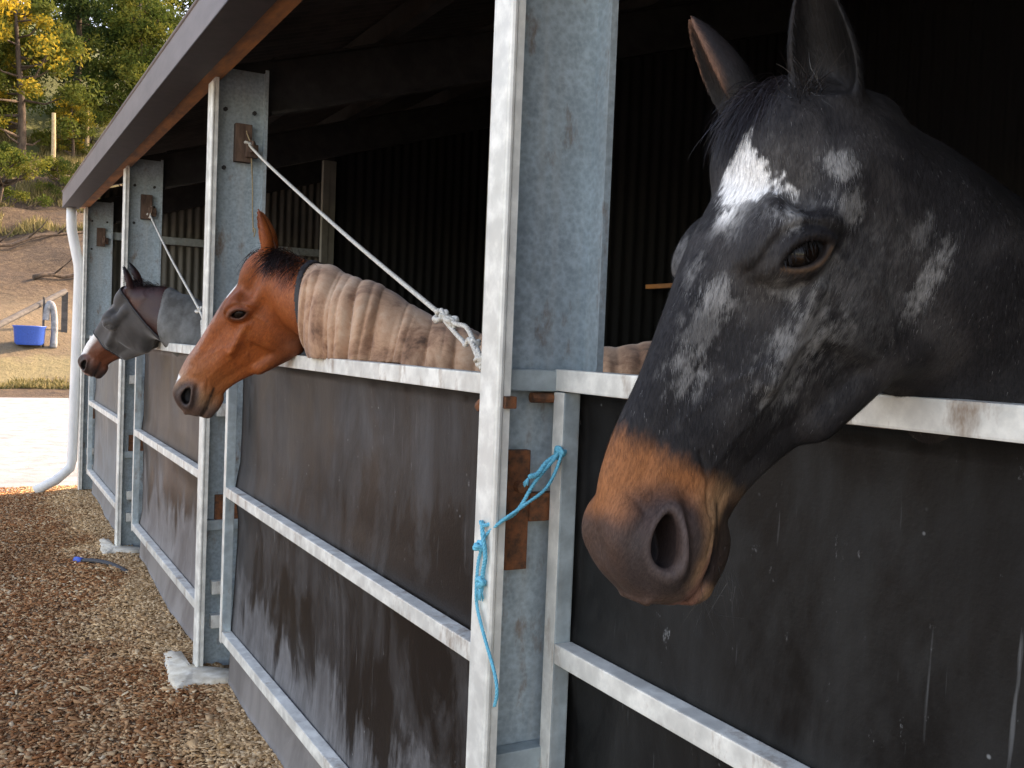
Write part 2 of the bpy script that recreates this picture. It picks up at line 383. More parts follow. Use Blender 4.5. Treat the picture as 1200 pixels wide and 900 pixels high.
def galv(name,c1,c2,metal=.35,rough=.45,rust=.0,scale=55):
    m,nt,b=nodes_mat(name); v=coords(nt)
    sp=N(nt,'ShaderNodeTexVoronoi'); sp.inputs['Scale'].default_value=scale*1.6; nt.links.new(v,sp.inputs['Vector'])
    f=noise(nt,v,scale,5,.7); f2=noise(nt,v,6,4,.6)
    fa=math_(nt,'ADD',math_(nt,'MULTIPLY',f,.7),math_(nt,'MULTIPLY',sp.outputs['Distance'],.22))
    c=ramp(nt,fa,[(.26,c2),(.42,c1),(.60,tuple(min(1,x*1.35) for x in c1)),(.8,c1)])
    c=mix(nt,math_(nt,'MULTIPLY',ramp(nt,f2,[(.45,0),(.75,1)]),.35),c,tuple(x*.62 for x in c1))
    vs=coords(nt,(22,22,1.1)); st=noise(nt,vs,1.0,4,.6)
    c=mix(nt,math_(nt,'MULTIPLY',ramp(nt,st,[(.52,0),(.70,1)]),.22),c,(.62,.61,.56))
    if rust>0:
        r=noise(nt,coords(nt,(7,7,3)),1.6,6,.7)
        c=mix(nt,math_(nt,'MULTIPLY',ramp(nt,r,[(.60-.12*rust,0),(.72,1)]),.85),c,(.22,.12,.06))
    setc(nt,b,c); b.inputs['Metallic'].default_value=metal
    nt.links.new(ramp(nt,f,[(.3,rough-.12),(.7,rough+.15)]),b.inputs['Roughness'])
    bump(nt,b,fa,.18,.003); return m
def simple(name,c1,c2,scale=20,rough=.7,bmp=.3,bd=.004,stretch=(1,1,1),metal=0,detail=6,lo=.35,hi=.65,kind='world'):
    m,nt,b=nodes_mat(name); v=coords(nt,stretch,kind); f=noise(nt,v,scale,detail,.65)
    setc(nt,b,ramp(nt,f,[(lo,c2),(hi,c1)])); b.inputs['Roughness'].default_value=rough; b.inputs['Metallic'].default_value=metal
    if bmp: bump(nt,b,f,bmp,bd)
    return m
M={}
M['post']=galv('post_galvanised',(.345,.425,.46),(.265,.335,.37),.25,.45,.2,48)
M['flange']=galv('flange_galvanised_skylit',(.66,.66,.61),(.60,.60,.555),.05,.40,.0,14)  # paler copy of the post metal: sky light on the front is in the colour
M['gate']=galv('gate_galvanised',(.66,.66,.61),(.56,.56,.52),.10,.42,.40,14)
M['gate_blue']=galv('gate_stile_galvanised',(.33,.40,.42),(.27,.325,.34),.2,.45,.15,18)
M['rust']=simple('rusty_steel',(.26,.09,.035),(.07,.035,.02),45,.85,.6,.003)
M['rustwood']=simple('weathered_timber',(.16,.10,.07),(.06,.035,.025),30,.9,.7,.004,(1,1,.25))
M['gutter']=simple('gutter_paint',(.19,.160,.155),(.14,.118,.115),9,.55,.1,.002,(1,.3,1))
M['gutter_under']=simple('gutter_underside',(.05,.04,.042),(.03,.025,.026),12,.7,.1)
M['purlin_rust']=simple('rust_stained_purlin',(.55,.23,.075),(.20,.10,.06),14,.75,.4,.003,(1,.25,1))
M['dark_steel']=simple('dark_steel',(.04,.04,.04),(.018,.018,.018),10,.7,.2)
M['roof']=simple('roof_sheet',(.09,.08,.075),(.045,.04,.04),6,.7,.1)
M['inner']=simple('inner_post_paint',(.17,.165,.14),(.10,.10,.085),5,.6,.1)
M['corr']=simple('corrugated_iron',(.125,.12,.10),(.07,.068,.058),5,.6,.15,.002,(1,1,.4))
M['corr_shade']=simple('corrugated_iron_shaded',(.005,.0047,.0045),(.003,.003,.003),5,.95,.1,.002,(1,1,.4))  # near-black base colour carries the shade of the interior
M['white']=simple('white_downpipe',(.80,.81,.80),(.66,.68,.67),14,.4,.05,.002,(1,1,.3))
M['concrete']=simple('limewashed_concrete',(.80,.74,.62),(.55,.47,.35),16,.9,.5,.006)
M['floor']=simple('stable_floor_dirt',(.028,.022,.016),(.012,.010,.008),8,.95,.5,.02)  # dirt floor, darkened so the interior shade is in its colour
M['rope']=simple('white_rope',(.72,.70,.64),(.42,.39,.33),160,.9,.8,.002)
M['twine_blue']=simple('blue_twine',(.11,.56,.72),(.05,.38,.54),220,.7,.8,.0015)
M['twine_straw']=simple('straw_twine',(.52,.42,.26),(.30,.22,.12),220,.8,.5,.001)
M['hose']=simple('black_hose',(.03,.03,.035),(.015,.015,.018),60,.5,.2)
M['bluecap']=simple('blue_plastic',(.03,.12,.55),(.02,.09,.42),30,.5,.1)
M['bark']=simple('bark',(.12,.085,.06),(.04,.028,.02),10,.95,.9,.02,(1,1,.3))
M['greywood']=simple('grey_timber',(.09,.085,.08),(.045,.042,.04),12,.85,.5,.006,(.4,.4,1))
M['stake']=simple('stake_timber',(.55,.42,.24),(.35,.25,.13),9,.85,.4,.006)
M['poly']=simple('white_tap_wrap',(.30,.32,.34),(.15,.16,.17),9,.6,.6,.02)
def panel_mat(name,dark,pale,amt,pane_z):
    """black conveyor rubber, scuffed and lime-bleached below pane_z"""
    m,nt,b=nodes_mat(name); v=coords(nt)
    vs=coords(nt,(3.4,3.4,1.25)); st=noise(nt,vs,1.0,8,.70,1.2); brush=noise(nt,coords(nt,(48,48,2.2)),1.0,4,.6)
    blot=noise(nt,coords(nt,(2.2,2.2,1.5)),1.4,5,.6,.5)
    fine=noise(nt,v,150,3,.7); mid=noise(nt,v,9,5,.7)
    geo=N(nt,'ShaderNodeNewGeometry'); sep=N(nt,'ShaderNodeSeparateXYZ'); nt.links.new(geo.outputs['Position'],sep.inputs[0])
    z=sep.outputs['Z']
    # bleached tide mark in the lower pane, broken into drips
    low=math_(nt,'SUBTRACT',pane_z,z); low=math_(nt,'ADD',math_(nt,'MULTIPLY',low,2.6),math_(nt,'MULTIPLY',math_(nt,'SUBTRACT',st,.5),3.2)); low=math_(nt,'ADD',low,math_(nt,'MULTIPLY',math_(nt,'SUBTRACT',blot,.5),2.6))
    lowm=ramp(nt,low,[(.25,0),(.75,1)])
    up=ramp(nt,math_(nt,'ADD',math_(nt,'MULTIPLY',st,.5),math_(nt,'MULTIPLY',blot,.5)),[(.44,0),(.60,1)])
    fac=math_(nt,'MULTIPLY',math_(nt,'MAXIMUM',lowm,math_(nt,'MULTIPLY',up,.5)),math_(nt,'ADD',math_(nt,'MULTIPLY',brush,.75),math_(nt,'MULTIPLY',mid,.75)),True)
    c=mix(nt,math_(nt,'MULTIPLY',fac,amt),dark,pale)
    sk=ramp(nt,math_(nt,'ADD',z,math_(nt,'MULTIPLY',math_(nt,'SUBTRACT',mid,.5),.12)),[(.22,1),(.27,0)]); c=mix(nt,math_(nt,'MULTIPLY',sk,amt*.75),c,(.27,.25,.235))
    br=ramp(nt,blot,[(.45,0),(.62,1)]); c=mix(nt,math_(nt,'MULTIPLY',br,.35),c,(dark[0]*1.25,dark[1]*.95,dark[2]*.8))
    # scratches and white splashes
    scr=noise(nt,coords(nt,(70,70,3.5),rot=(0.35,0.1,0)),1.0,3,.5,.4); c=mix(nt,math_(nt,'MULTIPLY',ramp(nt,scr,[(.68,0),(.78,1)]),.22),c,(.34,.36,.37))
    sp=noise(nt,coords(nt,(14,14,7)),1.7,6,.75); c=mix(nt,math_(nt,'MULTIPLY',ramp(nt,sp,[(.655,0),(.76,1)]),.50),c,(.46,.48,.49))
    dots=N(nt,'ShaderNodeTexVoronoi'); dots.inputs['Scale'].default_value=26; nt.links.new(v,dots.inputs['Vector'])
    c=mix(nt,math_(nt,'MULTIPLY',ramp(nt,dots.outputs['Distance'],[(.04,.45),(.10,0)]),ramp(nt,noise(nt,v,5,2,.5),[(.58,0),(.64,1)])),c,(.36,.38,.39))
    setc(nt,b,c); nt.links.new(ramp(nt,math_(nt,'ADD',math_(nt,'MULTIPLY',fac,.5),math_(nt,'MULTIPLY',blot,.5)),[(.2,.36),(.7,.75)]),b.inputs['Roughness'])
    b.inputs['Specular IOR Level'].default_value=.16
    bump(nt,b,math_(nt,'ADD',math_(nt,'MULTIPLY',fine,.4),mid),.22,.004); return m
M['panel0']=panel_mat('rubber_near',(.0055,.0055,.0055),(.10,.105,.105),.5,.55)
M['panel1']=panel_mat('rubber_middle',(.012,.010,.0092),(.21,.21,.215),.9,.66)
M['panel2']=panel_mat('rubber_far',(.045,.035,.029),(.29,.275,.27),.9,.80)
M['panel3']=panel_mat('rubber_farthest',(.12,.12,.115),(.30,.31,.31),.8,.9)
def ground_mat():
    m,nt,b=nodes_mat('woodchip_soil'); v=coords(nt)
    a=noise(nt,v,2.0,5,.6); f=noise(nt,v,45,6,.75); f2=noise(nt,v,160,3,.6)
    c=ramp(nt,math_(nt,'ADD',math_(nt,'MULTIPLY',a,.35),math_(nt,'MULTIPLY',f,.65)),[(.34,(.10,.048,.022)),(.5,(.27,.145,.07)),(.64,(.45,.28,.15)),(.8,(.56,.40,.23))])
    setc(nt,b,c); b.inputs['Roughness'].default_value=.95; bump(nt,b,math_(nt,'ADD',f,math_(nt,'MULTIPLY',f2,.5)),1.0,.02); return m
M['ground']=ground_mat()
M['gravel']=simple('pale_gravel',(.31,.325,.335),(.18,.185,.19),3.5,.95,.9,.03,lo=.3,hi=.62,detail=12)
def terrain_mat():
    m,nt,b=nodes_mat('dry_hillside'); v=coords(nt)
    a=noise(nt,v,.35,5,.65,.5); f=noise(nt,v,3.5,6,.75); g=noise(nt,v,.12,4,.6)
    c=ramp(nt,math_(nt,'ADD',math_(nt,'MULTIPLY',a,.45),math_(nt,'MULTIPLY',f,.55)),[(.36,(.028,.018,.011)),(.5,(.075,.048,.028)),(.66,(.17,.118,.065))])
    geo=N(nt,'ShaderNodeNewGeometry'); sep=N(nt,'ShaderNodeSeparateXYZ'); nt.links.new(geo.outputs['Position'],sep.inputs[0])
    # grass: a pale green verge at the foot, green slope above the bank
    y=math_(nt,'ADD',sep.outputs['Y'],math_(nt,'MULTIPLY',math_(nt,'SUBTRACT',a,.5),9.0))
    low=ramp(nt,math_(nt,'MULTIPLY',y,.01),[(.27,0),(.275,1),(.292,1),(.30,0)])
    c=mix(nt,math_(nt,'MULTIPLY',low,.6),c,(.30,.26,.12))
    hi=ramp(nt,math_(nt,'MULTIPLY',y,.01),[(.52,0),(.55,1)])
    c=mix(nt,math_(nt,'MULTIPLY',hi,.8),c,mix(nt,f,(.06,.09,.025),(.16,.18,.05)))
    pale=ramp(nt,math_(nt,'MULTIPLY',y,.01),[(.285,0),(.30,1),(.34,1),(.38,0)]); c=mix(nt,math_(nt,'MULTIPLY',pale,.5),c,(.25,.19,.11))
    setc(nt,b,c); b.inputs['Roughness'].default_value=.95; bump(nt,b,f,1.0,.15); return m
M['hill']=terrain_mat()
def leaf_mat(name,c1,c2,c3):
    m,nt,b=nodes_mat(name); a=N(nt,'ShaderNodeAttribute',attribute_name='tint')
    c=ramp(nt,a.outputs['Fac'],[(0,c1),(.55,c2),(1,c3)]); setc(nt,b,c); b.inputs['Roughness'].default_value=.85; b.inputs['Specular IOR Level'].default_value=.15
    tr=N(nt,'ShaderNodeBsdfTranslucent'); nt.links.new(c,tr.inputs[0]); ms=N(nt,'ShaderNodeMixShader'); ms.inputs[0].default_value=.35
    nt.links.new(b.outputs[0],ms.inputs[1]); nt.links.new(tr.outputs[0],ms.inputs[2]); nt.links.new(ms.outputs[0],nt.nodes['Material Output'].inputs[0]); return m
M['leaf_green']=leaf_mat('leaves_green',(.03,.055,.012),(.09,.12,.022),(.24,.22,.04))
M['leaf_yellow']=leaf_mat('leaves_yellow',(.05,.075,.015),(.13,.15,.03),(.62,.40,.04))
M['leaf_dark']=leaf_mat('leaves_dark',(.016,.032,.012),(.04,.07,.02),(.12,.15,.03))
M['grass']=leaf_mat('grass_blades',(.13,.12,.045),(.22,.19,.08),(.36,.29,.15))
# ---------------------------------------------------------------- ground
def grid_surface(x0,x1,nx,y0,y1,ny,zf):
    xs=np.linspace(x0,x1,nx);ys=np.linspace(y0,y1,ny);X,Y=np.meshgrid(xs,ys,indexing='ij'); Z=zf(X,Y)
    V=np.stack([X,Y,Z],-1).reshape(-1,3); i=np.arange(nx*ny).reshape(nx,ny)
    return V,np.stack([i[:-1,:-1],i[1:,:-1],i[1:,1:],i[:-1,1:]],-1).reshape(-1,4)
def n2(X,Y,s,seed=0,o=3):
    return fbm(np.stack([X.ravel(),Y.ravel(),np.zeros(X.size)],1),s,seed,o).reshape(X.shape)
def terr(X,Y):
    d=Y+ .10*X
    z=np.interp(d,[-1e3,25,26.5,30,36,45,55,80,140,400],[0,0,.12,1.15,2.25,5.5,9.5,20,40,120])
    w=np.clip((d-26)/6,0,1)
    return z+w*(n2(X,Y,.35,3,4)-.5)*1.3+np.clip((d-25)/3,0,1)*(n2(X,Y,1.6,5,3)-.5)*.25
tag(mesh_obj('ground',*grid_surface(-400,400,30,-300,24.0,20,lambda X,Y:X*0-.012),M['gravel']),kind='structure')
V,Q=grid_surface(-60,90,190,24.0,150,170,lambda X,Y:terr(X,Y)-.012); tag(mesh_obj('hillside',V,Q,M['hill'],smooth=True),kind='structure')
def chipz(X,Y):
    edge=np.clip((10.5+.25*np.sin(X*3.1)+.3*(n2(X,Y,1.5,9)-.5)-Y)/.5,0,1)
    return edge*(.012+.028*(n2(X,Y,2.2,11)-.4)+.02*np.clip(1-np.abs(X+.1)/.35,0,1))-.02*(1-edge)
V,Q=grid_surface(-6,.30,90,-6,11.2,220,chipz); tag(mesh_obj('woodchip_yard',V,Q,M['ground'],smooth=True),kind='structure')
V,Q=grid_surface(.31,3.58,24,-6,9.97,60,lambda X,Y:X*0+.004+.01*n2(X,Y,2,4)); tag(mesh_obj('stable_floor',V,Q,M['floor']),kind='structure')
# wood chips: flat splinters scattered over the yard
def chips(n,name,mat):
    u=RNG.random(n); y=1.6+9.0*u**1.25; x=.10-2.6*RNG.random(n)**1.3*np.clip(.35+y*.10,.4,1.0); x=np.where(RNG.random(n)<.10,RNG.uniform(-3.5,.2,n),x)
    z=chipz(x[None],y[None])[0]+RNG.random(n)*.012
    Ls=RNG.gamma(3,.0052,n)+.005; Ws=Ls*RNG.uniform(.2,.6,n); a=RNG.uniform(0,6.28,n); t1=RNG.normal(0,.22,n); t2=RNG.normal(0,.26,n); th=.0018+RNG.random(n)*.003
    ex=np.stack([np.cos(a)*np.cos(t1),np.sin(a)*np.cos(t1),np.sin(t1)],1); ey=np.stack([-np.sin(a)*np.cos(t2),np.cos(a)*np.cos(t2),np.sin(t2)],1)
    nn=np.cross(ex,ey); nn/=np.linalg.norm(nn,axis=1)[:,None]
    c=np.stack([x,y,z],1); V=[]
    for k in (0,1):
        for sx,sy in ((-1,-.7),(1,-1),(.8,1),(-1,.8)): V.append(c+ex*(Ls*sx*.5)[:,None]+ey*(Ws*sy*.5)[:,None]+nn*(th*k)[:,None])
    V=np.stack(V,1).reshape(-1,3); b=(np.arange(n)*8)[:,None]
    F=np.concatenate([b+np.array(f) for f in ([4,5,6,7],[0,1,5,4],[1,2,6,5],[2,3,7,6],[3,0,4,7])])
    o=mesh_obj(name,V,F,mat); col=np.repeat(RNG.random(n).astype(np.float32),8); at=o.data.attributes.new('tint','FLOAT','POINT'); at.data.foreach_set('value',col)
    return tag(o,kind='stuff')
m,nt,b=nodes_mat('wood_chips'); at=N(nt,'ShaderNodeAttribute',attribute_name='tint')
cc=ramp(nt,at.outputs['Fac'],[(0,(.16,.055,.022)),(.3,(.40,.165,.068)),(.65,(.56,.30,.15)),(.93,(.70,.49,.28)),(1,(.80,.66,.46))]); big=noise(nt,coords(nt),1.1,4,.6)
g_=N(nt,'ShaderNodeNewGeometry'); sx=N(nt,'ShaderNodeSeparateXYZ'); nt.links.new(g_.outputs['Position'],sx.inputs[0]); nearw=math_(nt,'MULTIPLY',math_(nt,'ADD',sx.outputs['X'],.75),.42)
straw=ramp(nt,math_(nt,'ADD',noise(nt,coords(nt),1.3,6,.68,.5),nearw),[(.64,0),(.80,.8)])
setc(nt,b,mix(nt,straw,mix(nt,ramp(nt,big,[(.4,.45),(.65,0)]),cc,(.22,.10,.045)),mix(nt,at.outputs['Fac'],(.50,.30,.14),(.84,.60,.36)))); b.inputs['Roughness'].default_value=1.0; b.inputs['Specular IOR Level'].default_value=.08
chips(130000,'wood_chips',m)
# ---------------------------------------------------------------- stable building
FY=[1.71,4.47,7.23,9.93]                     # frame positions along the row
shed=empty('stable_building',(0,0,0))
tag(shed,'open fronted steel stable with galvanised channel posts, dark interior and brown gutter','stable')
ROOF=lambda x: 2.735+.31*x
def c_post(y,top,parent):
    mb=MB(); w,d,t,lip=.075,.235,.004,.016
    # channel opens towards -y: web at the far side
    prof=[(0,y),(0,y+w),(d,y+w),(d,y),(d-lip,y),(d-lip,y+t),(d-t,y+t),(d-t,y+w-t),(t,y+w-t),(t,y+t),(lip,y+t),(lip,y)]
    for i in range(len(prof)):
        a,b_=prof[i],prof[(i+1)%len(prof)]
        mb.add([(a[0],a[1],.0),(b_[0],b_[1],.0),(b_[0],b_[1],top),(a[0],a[1],top)],[(0,1,2,3)],1 if i in (0,10,11) else 0)
    o=mb.build('post',[M['post'],M['flange']],parent); return o
def bevelled(name,a,b,mat,parent,bev=.003):
    mb=MB(); mb.box(a,b,0,bev); return mb.build(name,mat,parent)
for k,y in enumerate(FY):
    p=c_post(y,2.745 if k else 3.0,shed)
    # square rounded nose of the front flange, with hinge bars across the channel
    mb=MB(); mb.tube([(-.007,y+.004,.02),(-.007,y+.004,2.66)],.0085,10); mb.tube([(-.007,y+.071,.02),(-.007,y+.071,2.66)],.0085,8); mb.box((-.0155,y+.004,.02),(-.002,y+.071,2.66)); mb.build('door_rail',M['flange'],shed,smooth=False)
    for z0,z1 in ((1.459,1.503),(.662,.708)): bevelled('cross_bar',(.018,y+.030,z0),(.19,y+.0685,z1),M['gate_blue'],p)
    if k>0:
        for z in (1.21,.40,.245): bevelled('bracket',(.05,y+.018,z-.03),(.115,y+.066,z+.03),M['gate'],p,.004)
        bevelled('bracket',(.06,y+.045,.70),(.17,y+.069,.82),M['rust'],p)
        mb=MB(); mb.box((.10,y+.03,2.33),(.175,y+.069,2.50),0,.004); mb.box((.145,y+.01,2.35),(.20,y+.04,2.41),0,.006); mb.tube([(.16,y+.02,2.38),(.16,y-.03,2.37),(.165,y-.04,2.41),(.16,y,2.42)],.006,6); mb.build('tie_block',M['rustwood'],p)
    else:
        mb=MB(); mb.box((.045,y+.050,1.085),(.098,y+.0695,1.335),0,.003); mb.box((.098,y+.045,1.185),(.165,y+.0695,1.245),0,.004); mb.tube([(.07,y+.03,1.26),(.07,y+.055,1.26)],.012,8); mb.build('hinge_plate',M['rust'],p)
    # bolts
    for z,x in ((2.30,.06),(2.42,.19),(2.56,.06),(2.56,.19)): mb=MB(); mb.tube([(x,y+.072,z),(x,y+.058,z)],.010,6); mb.build('bolt',M['dark_steel'],p)
for y in FY:
    mb=MB(); h=.245
    for x0,x1 in ((.0,3.75),):
        pts=[(x0,ROOF(x0)-h-.015),(x1,ROOF(x1)-h-.015),(x1,ROOF(x1)),(x0,ROOF(x0))]
        mb.prism(pts,'y',y+.0785,y+.095)
        x2=.26; pts2=[(x2,ROOF(x2)-h-.015),(x1,ROOF(x1)-h-.015),(x1,ROOF(x1)-h),(x2,ROOF(x2)-h)]
        mb.prism(pts2,'y',y+.02,y+.0785)
        pts3=[(x2,ROOF(x2)-.012),(x1,ROOF(x1)-.012),(x1,ROOF(x1)),(x2,ROOF(x2))]; mb.prism(pts3,'y',y+.02,y+.0785)
    mb.build('rafter',M['dark_steel'],shed)
for x in (.75,1.55,2.35,3.15):
    mb=MB(); z=ROOF(x); mb.box((x,-3,z+.003),(x+.06,10.05,z+.10)); mb.build('purlin',M['dark_steel'],shed)
# eave purlin with rusty lower flange
bevelled('eave_purlin',(-.045,-3,2.680),(.032,10.08,2.735),M['purlin_rust'],shed,.002)
# roof sheet: corrugated
def corrugated(name,mat,axis,lo,hi,f,pitch=.076,amp=.008,parent=None,thick=.0):
    """axis: direction in which the ribs repeat; f(t, off)->two end points"""
    n=int((hi-lo)/pitch*8)+1; T=np.linspace(lo,hi,n); V=[];F=[]
    for i,t in enumerate(T):
        o=amp*math.sin(2*math.pi*t/pitch); a,b_=f(t,o); V+= [a,b_]
        if i: F.append((2*i-2,2*i-1,2*i+1,2*i))
    s=MB(); s.add(V,F); return s.build(name,mat,parent,smooth=True,recalc=False)
corrugated('roof',M['roof'],'y',-3,10.12,lambda t,o:((-.16,t,ROOF(-.16)+.118+o),(3.9,t,ROOF(3.9)+.118+o)),parent=shed)
# gutter (square profile, open top) along the eave
mb=MB(); x0,x1,zb,zt=-.190,-.052,2.668,2.815
mb.box((x0,-3,zb+.003),(x0+.004,10.10,zt)); mb.box((x1-.004,-3,zb+.003),(x1,10.10,zt)); mb.tube([(x0,-3,zt),(x0,10.10,zt)],.008,8)
mb.box((x0+.005,10.094,zb+.003),(x1-.005,10.10,zt-.006))
g=mb.build('gutter',M['gutter'],shed)
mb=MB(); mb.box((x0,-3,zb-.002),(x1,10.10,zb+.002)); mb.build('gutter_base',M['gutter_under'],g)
mb=MB(); mb.tube([(-.115,10.03,2.667),(-.115,10.03,2.56),(-.11,10.03,2.46),(-.045,10.02,2.14),(-.04,10.02,2.04),(-.055,10.02,1.0),(-.065,10.02,.32),(-.08,10.02,.24),(-.20,10.01,.13),(-.38,10.0,.035)],[.045]*10,16); mb.build('downpipe',M['white'],shed,smooth=True)
# walls
corrugated('end_wall',M['corr'],'x',.13,3.7,lambda t,o:((t,10.06+o,.0),(t,10.06+o,ROOF(t)+.09)),parent=shed)
mb=MB(); mb.box((.12,9.97,2.40),(3.6,10.04,2.47)); mb.box((.12,9.97,1.05),(3.6,10.04,1.11)); mb.build('girt',M['gate_blue'],shed)
corrugated('back_wall',M['corr_shade'],'y',-3,10.06,lambda t,o:((3.62+o,t,.0),(3.62+o,t,ROOF(3.62)+.09)),parent=shed)
corrugated('near_wall',M['corr_shade'],'x',.0,3.7,lambda t,o:((t,-3+o,.0),(t,-3+o,ROOF(t)+.09)),parent=shed)
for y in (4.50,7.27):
    corrugated('partition_wall',M['corr_shade'],'x',1.5,3.6,lambda t,o,y=y:((t,y+.06+o,.0),(t,y+.06+o,ROOF(t)-.2)),parent=shed)
    mb=MB(); mb.box((1.40,y,.0),(1.45,y+.05,ROOF(1.4)-.27),0,.003); mb.box((1.45,y+.005,.0),(1.50,y+.045,ROOF(1.4)-.27)); mb.build('inner_post',M['inner'],shed)
bevelled('rear_rail',(2.4,-2,1.90),(2.44,4.5,1.925),M['purlin_rust'],shed)
# front corner beyond the last post
bevelled('corner_flashing',(.0,10.010,.03),(.012,10.09,2.66),M['flange'],shed,.002)
# footings
def footing(pts,h,name='footing'):
    mb=MB(); n=len(pts); rng=random.Random(n+int(h*1000)); V=[];rings=[(1.0,0.0),(1.0,h*.7),(.90,h)]
    c=(sum(p[0] for p in pts)/n,sum(p[1] for p in pts)/n)
    P=[]
    for i in range(n):
        a,b_=pts[i],pts[(i+1)%n]
        for t in (0,.33,.66): P.append((a[0]+(b_[0]-a[0])*t+rng.uniform(-.008,.008),a[1]+(b_[1]-a[1])*t+rng.uniform(-.008,.008)))
    m_=len(P)
    for s,z in rings: V+=[(c[0]+(p[0]-c[0])*s,c[1]+(p[1]-c[1])*s,z+rng.uniform(-.006,.006)) for p in P]
    F=[]
    for r in range(2):
        for i in range(m_): F.append((r*m_+i,r*m_+(i+1)%m_,(r+1)*m_+(i+1)%m_,(r+1)*m_+i))
    V.append((c[0],c[1],h)); F+=[(2*m_+i,2*m_+(i+1)%m_,len(V)-1) for i in range(m_)]
    mb.add(V,F); return mb.build(name,M['concrete'],shed,smooth=True)
for y,s in ((4.44,1.0),(7.2,.85)):
    footing([(-.115*s,y+.33),(-.03,y+.30),(-.045,y+.10),(.16,y-.10),(.12,y-.19),(-.06,y-.16),(-.14*s,y-.22),(-.15*s,y-.05)],.055)
footing([(-.1,1.95),(-.03,1.95),(.1,1.7),(.1,1.55),(-.08,1.55)],.05)
# ---------------------------------------------------------------- gates
def gate(x,y0,y1,zt,zm,zb,zbot,mat_p,label,far_tie=True,seed=0):
    g=empty('stable_gate',(x,(y0+y1)/2,0)); tag(g,label,'gate','galvanised stable gates with black rubber panels')
    s=.042
    bevelled('top_rail',(x,y0,zt-.045),(x+s,y1,zt),M['gate'],g,.004)
    bevelled('middle_rail',(x,y0+s+.001,zm-s),(x+s,y1-s-.001,zm),M['gate'],g,.004)
    bevelled('bottom_rail',(x,y0+s+.001,zb-s),(x+s,y1-s-.001,zb),M['gate'],g,.004)
    for a in (y0,y1-s): o_=bevelled('stile',(x,a,zb-s-.01),(x+s-.002,a+s,zt-.047),[M['gate_blue'],M['gate']],g,.004); o_.data.polygons.foreach_set('material_index',[1 if p_.normal.x<-.7 else 0 for p_ in o_.data.polygons])  # pale front, blue-grey other faces: side shade painted by material
    # rubber sheet behind the frame: slightly bulged
    ny,nz=70,46; ys=np.linspace(y0+.01,y1-.01,ny); zs=np.linspace(zbot,zt-.05,nz)
    Y,Z=np.meshgrid(ys,zs,indexing='ij'); P=np.stack([Y.ravel(),Z.ravel()*.8,np.full(Y.size,seed*3.7)],1)
    B=(fbm(P,2.2,20+seed,2).reshape(Y.shape)-.5)*.030
    pin=np.minimum(1,np.minimum(np.abs(Z-zt)/.12,np.abs(Z-zm+.02)/.12)); pin=np.minimum(pin,np.abs(Z-zb+.02)/.10)
    low=np.clip((zb-.05-Z)/.2,0,1)
    X=x+s+.004+np.clip(pin*(.012-B),-.003,.05)-low*(.030+.02*np.sin(Y*2.1+seed))
    Zb=Z+np.where(Z<zbot+.03,.02*(fbm(P,6,3,2).reshape(Y.shape)-.5),0)
    V=np.stack([X,Y,Zb],-1).reshape(-1,3); V2=V+np.array([.006,0,0]); i=np.arange(ny*nz).reshape(ny,nz)
    Q=np.stack([i[:-1,:-1],i[:-1,1:],i[1:,1:],i[1:,:-1]],-1).reshape(-1,4)
    n=ny*nz; edge=list(i[0,:])+list(i[1:,-1])+list(i[-1,-2::-1])+list(i[-2:0:-1,0]); E=np.array([(edge[k],edge[(k+1)%len(edge)],edge[(k+1)%len(edge)]+n,edge[k]+n) for k in range(len(edge))])
    VV=np.concatenate([V,V2])-np.array([x,(y0+y1)/2,0]); o=mesh_obj('rubber_panel',VV,np.concatenate([Q,Q[:,::-1]+n,E]),mat_p,g,smooth=True)
    return g
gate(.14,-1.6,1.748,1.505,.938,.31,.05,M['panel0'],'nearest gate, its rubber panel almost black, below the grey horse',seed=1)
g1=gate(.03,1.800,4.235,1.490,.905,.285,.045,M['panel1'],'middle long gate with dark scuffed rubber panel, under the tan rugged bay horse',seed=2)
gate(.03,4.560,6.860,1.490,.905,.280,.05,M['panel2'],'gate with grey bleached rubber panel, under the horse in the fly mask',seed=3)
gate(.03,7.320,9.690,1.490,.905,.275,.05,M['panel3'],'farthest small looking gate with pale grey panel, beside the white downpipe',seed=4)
mb=MB(); mb.box((.0,1.70,1.425),(.026,1.80,1.450),0,.003); mb.tube([(.010,1.795,1.437),(.010,1.83,1.42)],.013,8); mb.build('hinge',M['rust'],g1)
mb=MB(); mb.tube([(.09,1.755,1.445),(.15,1.755,1.445)],.011,10); mb.box((.12,1.750,1.437),(.14,1.77,1.453)); mb.build('latch_pin',M['rust'],shed)
